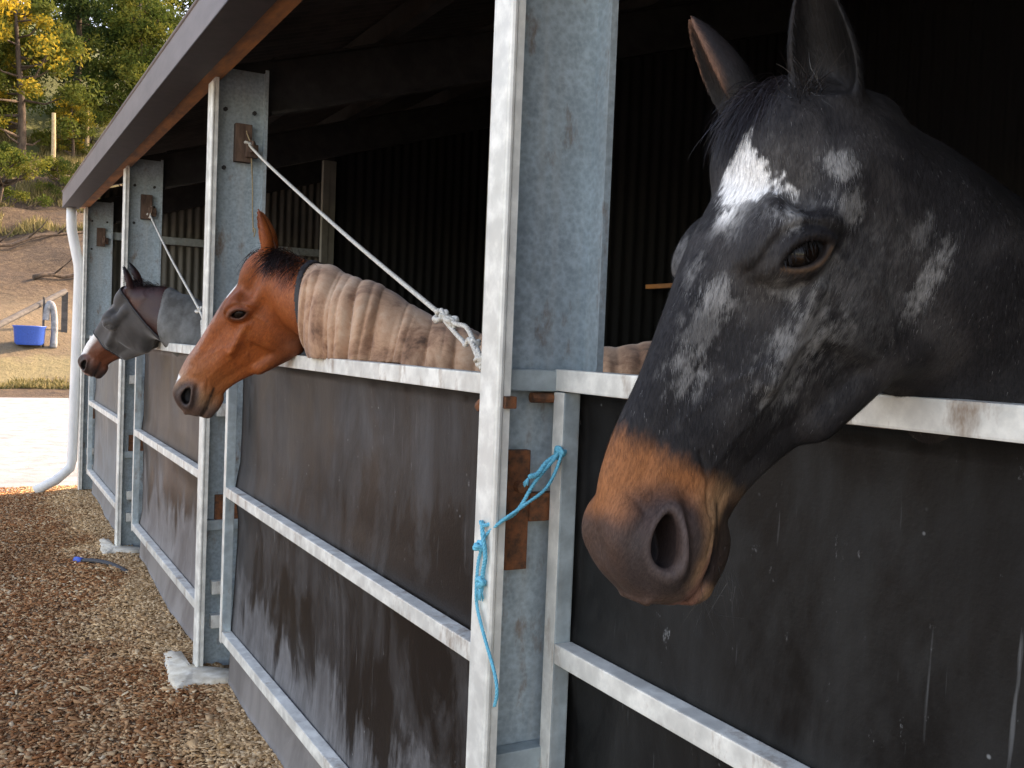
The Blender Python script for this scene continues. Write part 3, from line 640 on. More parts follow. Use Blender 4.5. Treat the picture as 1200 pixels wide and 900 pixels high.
# ---------------------------------------------------------------- ropes and twine
def smooth_path(P,n=8):
    P=np.array(P,float); out=[]
    for i in range(len(P)-1):
        p0=P[max(i-1,0)];p1=P[i];p2=P[i+1];p3=P[min(i+2,len(P)-1)]
        for t in np.linspace(0,1,n,endpoint=False): out.append(.5*((2*p1)+(-p0+p2)*t+(2*p0-5*p1+4*p2-p3)*t*t+(-p0+3*p1-3*p2+p3)*t**3))
    out.append(P[-1]); return np.array(out)
def twisted(mb,P,r,strands=3,pitch=.035,n=6,m=0):
    """a laid rope: strands wound round the path"""
    P=np.array(P,float); seg=np.linalg.norm(np.diff(P,axis=0),axis=1); s=np.concatenate([[0],np.cumsum(seg)]); k=max(8,int(s[-1]/pitch*7)); S=np.linspace(0,s[-1],k)
    Q=np.stack([np.interp(S,s,P[:,i]) for i in range(3)],1); T=np.gradient(Q,axis=0); T/=np.linalg.norm(T,axis=1)[:,None]
    A=np.cross(T,[.13,.31,.94]); A/=np.linalg.norm(A,axis=1)[:,None]; B=np.cross(T,A)
    for j in range(strands):
        ph=2*math.pi*(S/pitch+j/strands); mb.tube(Q+(A*np.cos(ph)[:,None]+B*np.sin(ph)[:,None])*r*.52,r*.58,n,m)
def knot(mb,c,R,r,turns=4,axis=(0,0,1),seed=0,m=0):
    rng=np.random.default_rng(seed); c=np.array(c); P=[]
    for i in range(turns*8):
        a=i/8*2*math.pi; P.append(c+R*np.array([math.cos(a)*math.cos(i*.23+seed),math.sin(a),math.cos(a)*math.sin(i*.23+seed)])*(1+.2*rng.normal())*.8)
    mb.tube(smooth_path(P,4),r,7,m)
mb=MB(); A_=np.array([.16,4.50,2.41]); B_=np.array([.05,2.13,1.618])
pts=[A_,A_*.8+B_*.2-np.array([0,0,.012]),A_*.35+B_*.65-np.array([0,0,.014]),B_]
twisted(mb,smooth_path(pts,10),.0062)
knot(mb,(.16,4.505,2.41),.022,.006,3,seed=1)
knot(mb,(.05,2.125,1.612),.021,.0062,4,seed=2); knot(mb,(.05,2.07,1.600),.017,.006,3,seed=5)
twisted(mb,smooth_path([(.05,2.11,1.61),(.045,2.03,1.595),(.04,1.97,1.588),(.025,1.90,1.558),(.0,1.83,1.538),(-.012,1.785,1.52)],8),.0056)
twisted(mb,smooth_path([(.05,2.11,1.605),(.045,2.03,1.572),(.035,1.97,1.555),(.02,1.93,1.548),(.005,1.88,1.560),(-.005,1.83,1.535),(-.012,1.785,1.50)],8),.0056)
knot(mb,(-.010,1.80,1.515),.013,.005,3,seed=7)
knot(mb,(.012,1.87,1.552),.012,.005,2,seed=9)
tag(mb.build('rope',M['rope'],smooth=True,base=(.05,2.13,1.6)),'long taut white rope with knots, slanting down above the bay horse to the near post','rope','white ropes tied between the posts')
mb=MB(); A_=np.array([.16,7.26,2.36]); B_=np.array([.03,4.83,1.66])
twisted(mb,smooth_path([A_,(A_+B_)/2-np.array([0,0,.015]),B_,(.0,4.62,1.60),(-.012,4.54,1.53)],10),.0065); knot(mb,A_,.022,.006,3,seed=3); knot(mb,(.03,4.83,1.66),.02,.006,3,seed=4)
tag(mb.build('rope',M['rope'],smooth=True,base=(.03,4.83,1.66)),'shorter farther white rope slanting down behind the horse in the fly mask','rope','white ropes tied between the posts')
mb=MB(); mb.tube(smooth_path([(.165,4.49,2.42),(.175,4.50,2.33),(.186,4.515,2.22),(.190,4.52,2.12),(.197,4.52,2.02)],6),.0032,6); mb.tube(smooth_path([(.165,4.49,2.42),(.150,4.50,2.46),(.145,4.51,2.50)],5),.003,6); mb.tube(smooth_path([(.197,4.52,2.04),(.203,4.51,2.03),(.20,4.52,2.0)],5),.003,6)
tag(mb.build('twine',M['twine_straw'],smooth=True,base=(.19,4.5,2.1)),'thin straw coloured twine hanging down the second post','twine')
mb=MB(); f_=-.020
def bt(P,r=.0041): twisted(mb,smooth_path(P,8),r,3,.02,5)
bt([(.146,1.742,1.33),(.135,1.71,1.345),(.120,1.70,1.325),(.07,1.69,1.28),(.03,1.70,1.215),(f_,1.725,1.19),(f_-.004,1.742,1.195)])
bt([(.150,1.735,1.34),(.137,1.70,1.335),(.10,1.69,1.27),(.05,1.69,1.235),(.0,1.70,1.20),(f_,1.73,1.165),(f_,1.74,1.14),(f_-.002,1.75,1.10),(f_-.004,1.745,1.03),(f_-.004,1.705,.97),(f_,1.665,.91),(f_,1.652,.875),(f_,1.660,.845)],.0036)
bt([(f_,1.742,1.195),(f_-.006,1.725,1.17),(f_-.004,1.715,1.13),(f_-.003,1.725,1.09),(f_-.003,1.728,1.055)],.0046)
bt([(.140,1.71,1.335),(.10,1.70,1.315),(.075,1.69,1.295),(.055,1.69,1.29)],.0055)
knot(mb,(.137,1.71,1.335),.013,.0045,4,seed=11); knot(mb,(f_-.006,1.737,1.145),.011,.0042,4,seed=12); knot(mb,(f_-.006,1.727,1.075),.009,.0045,3,seed=13)
for k in range(14):
    a=random.uniform(0,6.28); mb.tube([(f_-.006,1.727,1.07),(f_-.006+.008*math.cos(a),1.727+.010*math.sin(a),1.045-random.random()*.012)],.0013,4)
    mb.tube([(.055,1.69,1.29),(.047+.004*math.cos(a),1.69+.006*math.sin(a),1.278-random.random()*.008)],.0013,4)
tag(mb.build('twine',M['twine_blue'],smooth=True,base=(.0,1.72,1.1)),'frayed bright blue baling twine knotted round the nearest post','twine')
# hose stub on the chips
mb=MB(); mb.tube(smooth_path([(-.265,6.86,.045),(-.20,6.78,.055),(-.12,6.66,.055),(-.05,6.50,.04),(-.03,6.46,.02)],5),.017,10,0); mb.tube([(-.30,6.905,.045),(-.262,6.855,.045)],.021,12,1)
tag(mb.build('hose',[M['hose'],M['bluecap']],smooth=True,base=(-.2,6.8,.03)),'short black hose end with a blue fitting lying on the wood chips','hose')
# ---------------------------------------------------------------- beyond the yard
def tz(x,y): return float(terr(np.array([[x]],float),np.array([[y]],float))[0,0])
zt_=tz(.52,30)
mb=MB(); nseg=28; prof=[(.32,0),(.37,.05),(.40,.38),(.425,.40),(.425,.42),(.385,.42),(.365,.08),(0,.06)]
V=[];F=[]
for r,z in prof:
    for k in range(nseg): V.append((.52+r*math.cos(2*math.pi*k/nseg),30+r*math.sin(2*math.pi*k/nseg),zt_+.02+z*1.25))
for i in range(len(prof)-1):
    for k in range(nseg): F.append((i*nseg+k,i*nseg+(k+1)%nseg,(i+1)*nseg+(k+1)%nseg,(i+1)*nseg+k))
mb.add(V,F); tag(mb.build('tub',M['bluecap'],smooth=True,base=(.52,30,zt_)),'round bright blue plastic tub on the dry bank beyond the gravel','tub')
zt_=tz(.95,30)
s_=empty('standpipe',(.95,30,zt_)); tag(s_,'pale wrapped water standpipe beside the blue tub on the bank','standpipe')
mb=MB(); mb.tube(smooth_path([(.86,30,zt_),(.86,30,zt_+1.0),(.87,30,zt_+1.32),(.84,30,zt_+1.38)],5),.03,10); mb.build('pipe',M['greywood'],s_,smooth=True)
mb=MB(); mb.tube(smooth_path([(1.12,30,zt_),(1.14,30,zt_+.6),(1.10,30,zt_+1.05),(1.02,30,zt_+1.22),(.94,30,zt_+1.05),(.92,30,zt_+.75)],6),[.10]*3+[.09]*28,10); mb.build('wrap',M['poly'],s_,smooth=True)
y0_=22; 
mb=MB(); mb.tube([(-1.2,26.5,1.0),(1.5,31.5,2.62)],.085,8); mb.box((-1.3,26.4,.1),(-1.12,26.58,1.05)); mb.box((1.42,31.42,1.0),(1.58,31.58,2.6))
tag(mb.build('timber_rail',M['greywood'],base=(0,28,0)),'grey sloping timber rail on posts in front of the blue tub','rail')
for (x,y,h,lab) in ((2.42,52,3.0,'lower thin sunlit timber stake standing on the bank left of the gutter'),(4.35,57,2.6,'upper thin sunlit timber stake on the green slope close to the gutter')):
    z=tz(x,y); mb=MB(); mb.tube([(x,y,z-.2),(x+.03,y,z+h*.5),(x,y,z+h)],[.11,.10,.09],8); tag(mb.build('stake',M['stake'],base=(x,y,z)),lab,'stake')
for (x0,y0,x1,y1,h,lab) in ((-1.2,42,3.2,44,.3,'long dark fallen branch lying across the brown bank'),(1.0,38,3.6,39.5,.22,'thin pale fallen branch low on the bank')):
    mb=MB(); P=[(x0+(x1-x0)*t,y0+(y1-y0)*t,tz(x0+(x1-x0)*t,y0+(y1-y0)*t)+h*(.4+.3*math.sin(5*t))) for t in np.linspace(0,1,9)]
    mb.tube(P,[.09-.05*t for t in np.linspace(0,1,9)],7)
    for k in (2,4,6): p=P[k]; mb.tube([p,(p[0]+.5,p[1]-.2,p[2]+.5),(p[0]+.8,p[1]-.3,p[2]+1.0)],[.035,.025,.012],6)
    tag(mb.build('fallen_branch',M['bark'],smooth=True,base=(x0,y0,tz(x0,y0))),lab,'branch')
# trees
def make_tree(h,crown_r,seed,leafmat,nclump,leaves,leaf=.16,low=.25,lean=0.):
    rng=np.random.default_rng(seed); root=empty('tree',(0,0,0)); mb=MB(); tips=[]
    P=[np.array([lean*t*t*h+.15*math.sin(3*t+seed),.12*math.sin(4*t+seed*2),h*.85*t]) for t in np.linspace(0,1,9)]
    mb.tube(P,[h*.022*(1-.85*t)+.03 for t in np.linspace(0,1,9)],9)
    for k in range(nclump):
        t=low+(1-low)*rng.random()**.8; i=min(7,int(t*8)); b0=P[i]+(P[i+1]-P[i])*(t*8-i)
        a=rng.uniform(0,6.28); rr=crown_r*(1.15-.75*t)*rng.uniform(.35,1.0); tip=b0+np.array([math.cos(a)*rr,math.sin(a)*rr,rr*rng.uniform(.0,.55)+.2])
        if k<26: mid=(b0+tip)/2+np.array([0,0,-.15*rr]); mb.tube([b0,mid,tip],[.06*(1.1-t)+.02,.035,.012],5)
        tips.append(tip)
    mb.build('trunk',M['bark'],root,smooth=True)
    tips=np.array(tips); n=nclump*leaves; c=np.repeat(tips,leaves,0); sz=np.repeat(rng.uniform(.45,1.0,nclump)*crown_r*.30,leaves)
    d=rng.normal(size=(n,3)); d/=np.linalg.norm(d,axis=1)[:,None]; c=c+d*(sz*rng.random(n)**.5)[:,None]*np.array([1,1,.7])
    a=rng.normal(size=(n,3)); a/=np.linalg.norm(a,axis=1)[:,None]; b=np.cross(a,rng.normal(size=(n,3))); b/=np.linalg.norm(b,axis=1)[:,None]; L=leaf*rng.uniform(.6,1.3,n)
    V=np.stack([c-a*L[:,None]*.5,c+b*L[:,None]*.22,c+a*L[:,None]*.5,c-b*L[:,None]*.22],1).reshape(-1,3)
    o=mesh_obj('crown',V,np.arange(n*4).reshape(n,4),leafmat,root); tint=np.clip(np.repeat(rng.random(nclump),leaves)*.7+rng.random(n)*.35,0,1)
    o.data.attributes.new('tint','FLOAT','POINT').data.foreach_set('value',np.repeat(tint,4).astype(np.float32)); return root
def copy_tree(r):
    c=r.copy(); COL.objects.link(c)
    for ch in list(r.children): d=ch.copy(); COL.objects.link(d); d.parent=c
    return c
protoA=make_tree(9,3.4,1,M['leaf_green'],90,230,.20,.12); protoB=make_tree(7,2.8,2,M['leaf_yellow'],60,200,.19,.15,.06); protoC=make_tree(12,4.0,3,M['leaf_dark'],110,230,.22,.10)
protoD=make_tree(2.6,1.9,5,M['leaf_green'],34,200,.12,.0)
TG='trees on the slope beyond the stable'
spots=[(protoA,-1.2,57,1.0,'green tree nearest the left edge, its low boughs over the bank'),
 (protoB,1.1,55,1.35,'yellow leaved tree at the top left corner above the bank'),
 (protoC,4.2,63,1.0,'dark green tree directly above the upper stake'),
 (protoA,7.4,60,1.1,'tall green tree partly hidden behind the top of the gutter'),
 (protoB,3.6,56.5,.55,'small golden leaved tree left of the upper stake'),
 (protoC,-4.5,66,1.1,'dark tree outside the left edge behind the green one'),
 (protoC,1.2,74,1.3,'large dark tree highest on the slope at the top edge'),
 (protoA,10.5,70,1.3,'broad green tree on the slope behind the stable roof'),
 (protoC,-9,60,1.2,'dark tree far out to the left of the yard'),
 (protoA,15,62,1.2,'green tree on the slope well behind the stable'),
 (protoB,-3.2,52,.8,'yellowish tree just beyond the left edge of the bank'),
 (protoC,6.2,80,1.5,'tallest dark tree at the back of the slope')]
used=set()
for i,(p,x,y,s,lab) in enumerate(spots):
    o=copy_tree(p) if id(p) in used else p; used.add(id(p))
    o.location=(x,y,tz(x,y)-.3); o.rotation_euler=(0,0,i*1.9); o.scale=(s,s,s); tag(o,lab,'tree',TG)
protoD.name='bush'
BG='bushes along the top of the bank'
for i,(x,y,s,lab) in enumerate([(.2,47.5,1.1,'bright green bush at the left edge just above the brown bank'),(2.6,50,.75,'green bush between the two stakes'),(-2.2,46,1.2,'green bush beyond the left edge above the bank'),(5.6,51,1.2,'green bush hidden mostly behind the gutter corner'),(4.6,60,1.3,'bush on the grass behind the upper stake')]):
    o=protoD if i==0 else copy_tree(protoD); o.location=(x,y,tz(x,y)-.15); o.rotation_euler=(0,0,i*2.1); o.scale=(s,s,s); tag(o,lab,'bush',BG)
# grass tufts on the slope and verge
def grass(n):
    y=np.where(RNG.random(n)<.35,RNG.uniform(26,29,n),RNG.uniform(44,62,n)); x=RNG.uniform(-3,8,n)
    P=np.stack([x,y,np.zeros(n)],1); keep=fbm(P,.5,31,2)>.46; x=x[keep];y=y[keep]; z=terr(x[None],y[None])[0]; n=len(x); h=RNG.uniform(.10,.35,n)*np.where(y<30,.5,1.2); a=RNG.uniform(0,6.28,n)
    w=.03; dx=np.cos(a)*w; dy=np.sin(a)*w; V=np.stack([np.stack([x-dx,y-dy,z-.02],1),np.stack([x+dx,y+dy,z-.02],1),np.stack([x+RNG.normal(0,.08,n),y+RNG.normal(0,.08,n),z+h],1)],1).reshape(-1,3)
    o=mesh_obj('grass',V,np.arange(3*n).reshape(n,3),M['grass']); o.data.attributes.new('tint','FLOAT','POINT').data.foreach_set('value',np.repeat(RNG.random(n),3).astype(np.float32)); tag(o,kind='stuff')
grass(60000)
# ---------------------------------------------------------------- put the horses together
def coat_material(name,rough=.5,spec=.4,sheen=0.):
    m,nt,b=nodes_mat(name); a=N(nt,'ShaderNodeAttribute',attribute_name='coat')
    v=coords(nt,(14,90,90),'hp'); h=noise(nt,v,2.4,4,.7); h2=noise(nt,coords(nt,(40,160,160),'hp'),3.0,2,.6)
    c=mix(nt,1.0,a.outputs['Color'],ramp(nt,h,[(.25,.55),(.75,1.45)]),'MULTIPLY')
    setc(nt,b,c); b.inputs['Roughness'].default_value=rough; b.inputs['Specular IOR Level'].default_value=spec
    if sheen: b.inputs['Sheen Weight'].default_value=sheen; b.inputs['Sheen Roughness'].default_value=.4
    bump(nt,b,math_(nt,'ADD',h,math_(nt,'MULTIPLY',h2,.6)),.25,.0035); return m
def lerp(c,t,col): t=np.clip(t,0,1)[:,None]; return c*(1-t)+np.array(col)*t
def sst(x,a,b): t=np.clip((x-a)/(b-a),0,1); return t*t*(3-2*t)
def nostril_dark(c,s,a,z):
    cn,sn=math.cos(-.30),math.sin(-.30); q1=(s-.912)*cn+(z+.118)*sn; q2=-(s-.912)*sn+(z+.118)*cn+2.2*q1*q1; nr=(np.sqrt((q1/.047)**2+(q2/(.023*(1+.20*np.clip(q1/.047,-1,1))))**2)-1)*.033
    c=lerp(c,(1-sst(nr,-.002,.008))*(a<.10),(.010,.008,.008))
    ml=np.minimum(rid(s,z,(.985,-.236),(.92,-.236),.006)+rid(s,z,(.92,-.236),(.845,-.218),.006)+rid(s,z,(.845,-.218),(.80,-.207),.005),1); return lerp(c,ml*(a>.02)*.9,(.010,.008,.008))
def blob(h,c,r): return np.exp(-(((h-np.array(c))/np.array(r))**2).sum(1))
def finish_horse(label,R,T,S,sc,V,Q,coat,base,eye_dark=(.004,.003,.003),rough=.5,spec=.4):
    R=np.array(R);T=np.array(T); W=V@R.T+T; H=V/(S*np.array(sc))
    o=mesh_obj('horse',W-np.array(base),Q,coat_material('coat_'+label.split()[0],rough,spec),smooth=True); o.location=base
    c=np.clip(coat(H,W),0,1); me=o.data
    ca=me.color_attributes.new('coat','FLOAT_COLOR','POINT'); ca.data.foreach_set('color',np.concatenate([c,np.ones((len(c),1))],1).astype(np.float32).ravel())
    me.attributes.new('hp','FLOAT_VECTOR','POINT').data.foreach_set('vector',H.astype(np.float32).ravel())
    tag(o,label,'horse')
    # eyes
    m,nt,b=nodes_mat('eye_gloss'); g=coords(nt,kind='object'); f=noise(nt,g,60,3,.5); setc(nt,b,ramp(nt,f,[(.3,eye_dark),(.8,(.02,.011,.006))])); b.inputs['Roughness'].default_value=.06; b.inputs['Coat Weight'].default_value=.0; b.inputs['Specular IOR Level'].default_value=(.22 if S>.615 and S<.63 else .08); b.inputs['Coat Roughness'].default_value=.03
    for sg in (1,-1):
        e=(np.array([.334,.1195*sg,-.112])*S*np.array(sc))@R.T+T; r=.0470*S
        bm=bmesh.new(); bmesh.ops.create_uvsphere(bm,u_segments=48,v_segments=24,radius=r); me2=bpy.data.meshes.new('eye'); bm.to_mesh(me2); bm.free(); me2.polygons.foreach_set('use_smooth',[True]*len(me2.polygons)); me2.materials.append(m)
        eo=bpy.data.objects.new('eye',me2); COL.objects.link(eo); eo.parent=o; eo.location=tuple(e-np.array(base))
    return o,W,H
def vert_normals(W,Q):
    n=np.cross(W[Q[:,2]]-W[Q[:,0]],W[Q[:,3]]-W[Q[:,1]]); out=np.zeros_like(W)
    for k in range(4): np.add.at(out,Q[:,k],n)
    return out/(np.linalg.norm(out,axis=1)[:,None]+1e-12)
def strands(name,parent,base,roots,dirs,length,width,mat,colors=None,gravity=0.,curl=.0,seg=6,face=None,rng=RNG):
    """ribbons of hair as real thin geometry"""
    n=len(roots); P=[roots]; d=dirs/np.linalg.norm(dirs,axis=1)[:,None]; step=length/seg
    for k in range(seg):
        d=d+np.array([0,0,-gravity])*(1/seg)+rng.normal(0,curl,(n,3)); d/=np.linalg.norm(d,axis=1)[:,None]; P.append(P[-1]+d*step[:,None])
    P=np.stack(P,1); T=np.gradient(P,axis=1)
    f=(CAM_C-P) if face is None else np.repeat(face[:,None,:],seg+1,1)
    Wd=np.cross(T,f); Wd/=np.linalg.norm(Wd,axis=2)[:,:,None]+1e-9
    if face is None: Wd=Wd*.8+rng.normal(0,.35,(n,1,3))
    w=width[:,None]*np.linspace(1,.15,seg+1)[None]; A=P-Wd*w[:,:,None]*.5; B=P+Wd*w[:,:,None]*.5
    V=np.stack([A,B],2).reshape(-1,3); i=np.arange(n)[:,None]*(2*(seg+1))+2*np.arange(seg)[None]
    F=np.stack([i,i+1,i+3,i+2],-1).reshape(-1,4)
    o=mesh_obj(name,V-np.array(base),F,mat,parent,smooth=True)
    if colors is not None:
        c=np.repeat(colors,2*(seg+1),0); o.data.color_attributes.new('coat','FLOAT_COLOR','POINT').data.foreach_set('color',np.concatenate([c,np.ones((len(c),1))],1).astype(np.float32).ravel())
    return o
def hair_mat(name,rough=.5,spec=.3):
    m,nt,b=nodes_mat(name); a=N(nt,'ShaderNodeAttribute',attribute_name='coat'); f=noise(nt,coords(nt),40,2,.5)
    setc(nt,b,mix(nt,1.0,a.outputs['Color'],ramp(nt,f,[(.2,.75),(.8,1.25)]),'MULTIPLY')); b.inputs['Roughness'].default_value=rough; b.inputs['Specular IOR Level'].default_value=spec; return m
def fur(parent,base,W,H,Q,N_,col,R,n,length,width,mask,jit=.22,lift=.16):
    """short coat hair: tapered slivers rooted in the skin, lying along the head towards the nose, or down the neck"""
    fc=np.where(mask[Q].all(1))[0]; A=W[Q[fc]]; area=np.linalg.norm(np.cross(A[:,2]-A[:,0],A[:,3]-A[:,1]),axis=1)
    f=fc[np.searchsorted(np.cumsum(area)/area.sum(),RNG.random(n))]; u=RNG.random((n,1));v=RNG.random((n,1)); q=Q[f]
    bl=lambda X:(X[q[:,0]]*(1-u)*(1-v)+X[q[:,1]]*u*(1-v)+X[q[:,2]]*u*v+X[q[:,3]]*(1-u)*v)
    p=bl(W);h=bl(H);nn=bl(N_);c=bl(col)
    s_=R[:,0][None]; z_=R[:,2][None]; w=sst(h[:,0],-.05,.12)[:,None]
    flow=s_*(.75+.25*w)+ -z_*(.25+.5*(1-w)) + -z_*np.clip((.32-h[:,:1])*1.2,0,.5)
    swirl=(fbm(h,5,77,2)-.5)[:,None]*1.1; flow=flow+np.cross(nn,flow)*swirl
    flow=flow-nn*(flow*nn).sum(1)[:,None]; flow/=np.linalg.norm(flow,axis=1)[:,None]+1e-9
    d=flow+nn*lift+RNG.normal(0,jit,(n,3))*.5; L=length*RNG.uniform(.6,1.3,n)
    c=c*RNG.uniform(.6,1.5,(n,1)); return p,d,L,c,nn,h
def shell(name,parent,base,W,Q,N_,mask,off,mat,thick=.004,disp=None,largest=False):
    """cloth fitted over part of the body: faces of the mask, pushed out and given a thickness"""
    fm=mask[Q].all(1); q=Q[fm]
    if largest:
        lab=np.arange(len(W))
        for _ in range(400):
            m_=lab[q].min(1); new=lab.copy()
            for k in range(4): np.minimum.at(new,q[:,k],m_)
            if (new==lab).all(): break
            lab=new
        u_,c_=np.unique(lab[q[:,0]],return_counts=True); q=q[lab[q[:,0]]==u_[c_.argmax()]]
    ids,inv=np.unique(q,return_inverse=True); q=inv.reshape(-1,4)
    P=W[ids]+N_[ids]*(off if disp is None else (off+disp[ids])[:,None]); Nn=N_[ids]
    P2=P-Nn*thick; n=len(ids)
    e=np.concatenate([q[:,[0,1]],q[:,[1,2]],q[:,[2,3]],q[:,[3,0]]]); key=np.sort(e,1); _,first,cnt=np.unique(key,axis=0,return_index=True,return_counts=True)
    b=e[first[cnt==1]]; E=np.stack([b[:,1],b[:,0],b[:,0]+n,b[:,1]+n],1)
    return mesh_obj(name,np.concatenate([P,P2])-np.array(base),np.concatenate([q,q[:,::-1]+n,E]),mat,parent,smooth=True)
def smooth_normals(N_,Q,it):
    for _ in range(it):
        a=np.zeros_like(N_)
        m=(N_[Q[:,0]]+N_[Q[:,1]]+N_[Q[:,2]]+N_[Q[:,3]])
        for k in range(4): np.add.at(a,Q[:,k],m)
        N_=a/(np.linalg.norm(a,axis=1)[:,None]+1e-12)
    return N_
# ---- black roan horse
bh,bhc=.0026,.03
V,Q=make_horse('black',BLACK_R,BLACK_T,BLACK_S,BLACK_EARS,black_body(),bh,bhc,True,((-3,-1.2,-1.2),(1,1.2,1.4)),BLACK_SC)
def black_coat(h,W,NB,rnd=None):
    s,l,z=h.T; a=np.abs(l); n1=fbm(h,9,1,4); n2_=fbm(h*np.array([1,3,3]),26,2,3); n3=fbm(h*np.array([1,2.2,2.2]),70,3,2)
    if rnd is not None: n3=.30+.40*rnd
    c=np.tile(np.array([.026,.0235,.0235]),(len(h),1))
    c=lerp(c,sst(n1,.45,.65)*.55,(.055,.050,.048)); c=lerp(c,sst(.52-n1,0,.12)*.6,(.013,.012,.013))
    c=lerp(c,(1-sst(s,-.10,.10))*.85,(.010,.009,.0085)); c=lerp(c,sst(.12-s,0,.14)*sst(-z,.33,.46)*.6,(.008,.007,.007))                 # darker neck
    grey=np.array([.26,.255,.245])
    def patch(cc,rr,st,fl=.5): 
        nonlocal c
        rr=np.array(rr)*1.5; w=blob(h,cc,rr); c=lerp(c,sst(w+(n2_-.5)*1.0*fl+(n3-.5)*(2.6 if rnd is not None else .9),.35,1.05)*st*np.clip(w*1.6,0,1),grey)
    patch((.280,.150,-.066),(.030,.05,.016),.95,.7); patch((.300,.120,-.050),(.020,.04,.020),.75,.8); patch((.36,.13,-.25),(.14,.10,.09),.13,1.6); patch((.20,.08,-.06),(.07,.07,.05),.16,1.4)
    patch((.150,.156,-.105),(.022,.05,.022),.8,.6); patch((.215,.164,-.150),(.028,.05,.028),.65)
    patch((.235,.145,-.355),(.070,.07,.020),.75,.5); patch((.17,.14,-.30),(.04,.06,.018),.35)
    patch((.50,.110,-.20),(.09,.06,.050),.55,1.3); patch((.43,.125,-.215),(.06,.05,.04),.30,1.2)
    patch((.455,.066,-.04),(.030,.022,.03),.85,1.2); patch((.43,.03,-.01),(.035,.018,.03),.5,1.4); patch((.52,.060,-.04),(.06,.03,.03),.40,1.7); patch((.61,.052,-.055),(.045,.018,.03),.65,1.7); patch((.30,.06,-.02),(.04,.05,.03),.40,1.2)
    patch((.36,-.09,-.02),(.04,.05,.04),.45,1.2); patch((.385,.115,-.115),(.03,.03,.03),.40,1.0)
    patch((.33,.14,-.16),(.035,.05,.02),.25)
    # star between the eyes with a ragged lower edge
    u=(l-.040-.10*(s-.2)); star=1-sst(np.sqrt((u/(.034+.42*np.clip(s-.155,0,.1)))**2+((s-.203)/.072)**2)+(n2_-.5)*.55+(n3-.5)*.6,.82,1.08)
    wisp=blob(h,(.290,.045,-.0),(.035,.02,.05))*sst(n2_+.3*n3,.55,.75); c=lerp(c,np.clip(star+wisp,0,1)*(z>-.09),(.78,.77,.74))
    # tan muzzle
    e=s+(n1-.5)*.07+(n2_-.5)*.03; tan=sst(e,.735,.785)*(1-.0*z)
    tc=lerp(np.tile(np.array([.30,.110,.042]),(len(h),1)),sst(-z,.13,.21),(.34,.195,.105)); tc=lerp(tc,sst(n1,.5,.65)*.5,(.25,.12,.06))
    c=c*(1-tan[:,None])+tc*tan[:,None]
    dn=np.sqrt(((s-.915)/1.3)**2+(z+.125)**2); c=lerp(c,(1-sst(dn+(n1-.5)*.05,.055,.095))*.92*(s>.80),(.034,.029,.030))
    c=lerp(c,sst(s+(n1-.5)*.07+.25*z,.875,.93)*.85,(.050,.038,.036))
    c=lerp(c,(1-sst(np.abs(z+.232)+(n2_-.5)*.03,.012,.03))*sst(s,.86,.90)*.8,(.24,.115,.085))   # pinkish lip edge
    c=lerp(c,sst(-z+(n2_-.5)*.02,.212,.235)*sst(s,.70,.80)*(1-sst(s,.93,.96))*.93,(.016,.013,.013))        # dark lower lip and chin
    cn,sn=math.cos(-.30),math.sin(-.30); q1=(s-.912)*cn+(z+.118)*sn; q2=-(s-.912)*sn+(z+.118)*cn+2.2*q1*q1; nr=(np.sqrt((q1/.047)**2+(q2/(.023*(1+.20*np.clip(q1/.047,-1,1))))**2)-1)*.033
    c=lerp(c,(1-sst(nr,-.004,.004))*(a<.088),(.012,.010,.011)); c=lerp(c,sst(nr,0,.006)*(1-sst(nr,.012,.022))*(s>.8)*.5,(.10,.075,.07))
    ml=np.minimum(rid(s,z,(.985,-.236),(.92,-.236),.006)+rid(s,z,(.92,-.236),(.845,-.218),.006)+rid(s,z,(.845,-.218),(.80,-.207),.005),1); c=lerp(c,ml*(a>.02)*.9,(.010,.008,.008))
    # eye rim
    ca,sa=math.cos(.62),math.sin(.62); x1=(s-.340)*ca+(z+.108)*sa; x2=-(s-.340)*sa+(z+.108)*ca
    alm=np.maximum(np.sqrt(x1**2+(x2+.0425)**2),np.sqrt(x1**2+(x2-.045)**2))-.0625
    c=lerp(c,(1-sst(alm,.004,.016))*(a>.07),(.018,.014,.013)); c=lerp(c,(1-sst(np.abs(alm-.008),.001,.006))*(x2<-.004)*(a>.07)*.6,(.15,.09,.055))
    # ears: brown inside
    ear_=sst(z,.035,.08)*(s<.16); c=lerp(c,ear_,(.018,.015,.015))
    far=(l<-.02)*ear_; N_=NB; inner=sst((N_@np.array([-.85,.45,.1])),.1,.5); c=lerp(c,far*inner*.9,(.17,.085,.055)); inn2=sst((N_@np.array([-.75,-.62,.1])),.5,.9); c=lerp(c,ear_*(l>.02)*inn2*.7,(.014,.010,.009))
    return c
Wb=V@np.array(BLACK_R).T+np.array(BLACK_T); NB=vert_normals(Wb,Q)
BB=(1.2,.86,0)
horse0,Wb,Hb=finish_horse('big black roan horse with white star and tan muzzle, head over the nearest gate',BLACK_R,BLACK_T,BLACK_S,BLACK_SC,V,Q,lambda h,w_:black_coat(h,w_,NB),BB,rough=.6,spec=.18)
ccol=black_coat(Hb,Wb,NB); Rb=np.array(BLACK_R)
mask=(Hb[:,0]>-.45)&(Hb[:,0]<.99)&((Wb@CAM_M[2]-CAM_C@CAM_M[2])>0)
ca_,sa_=math.cos(.62),math.sin(.62); x1=(Hb[:,0]-.340)*ca_+(Hb[:,2]+.108)*sa_; x2=-(Hb[:,0]-.340)*sa_+(Hb[:,2]+.108)*ca_
almB=np.maximum(np.sqrt(x1**2+(x2+.0425)**2),np.sqrt(x1**2+(x2-.045)**2))-.0625
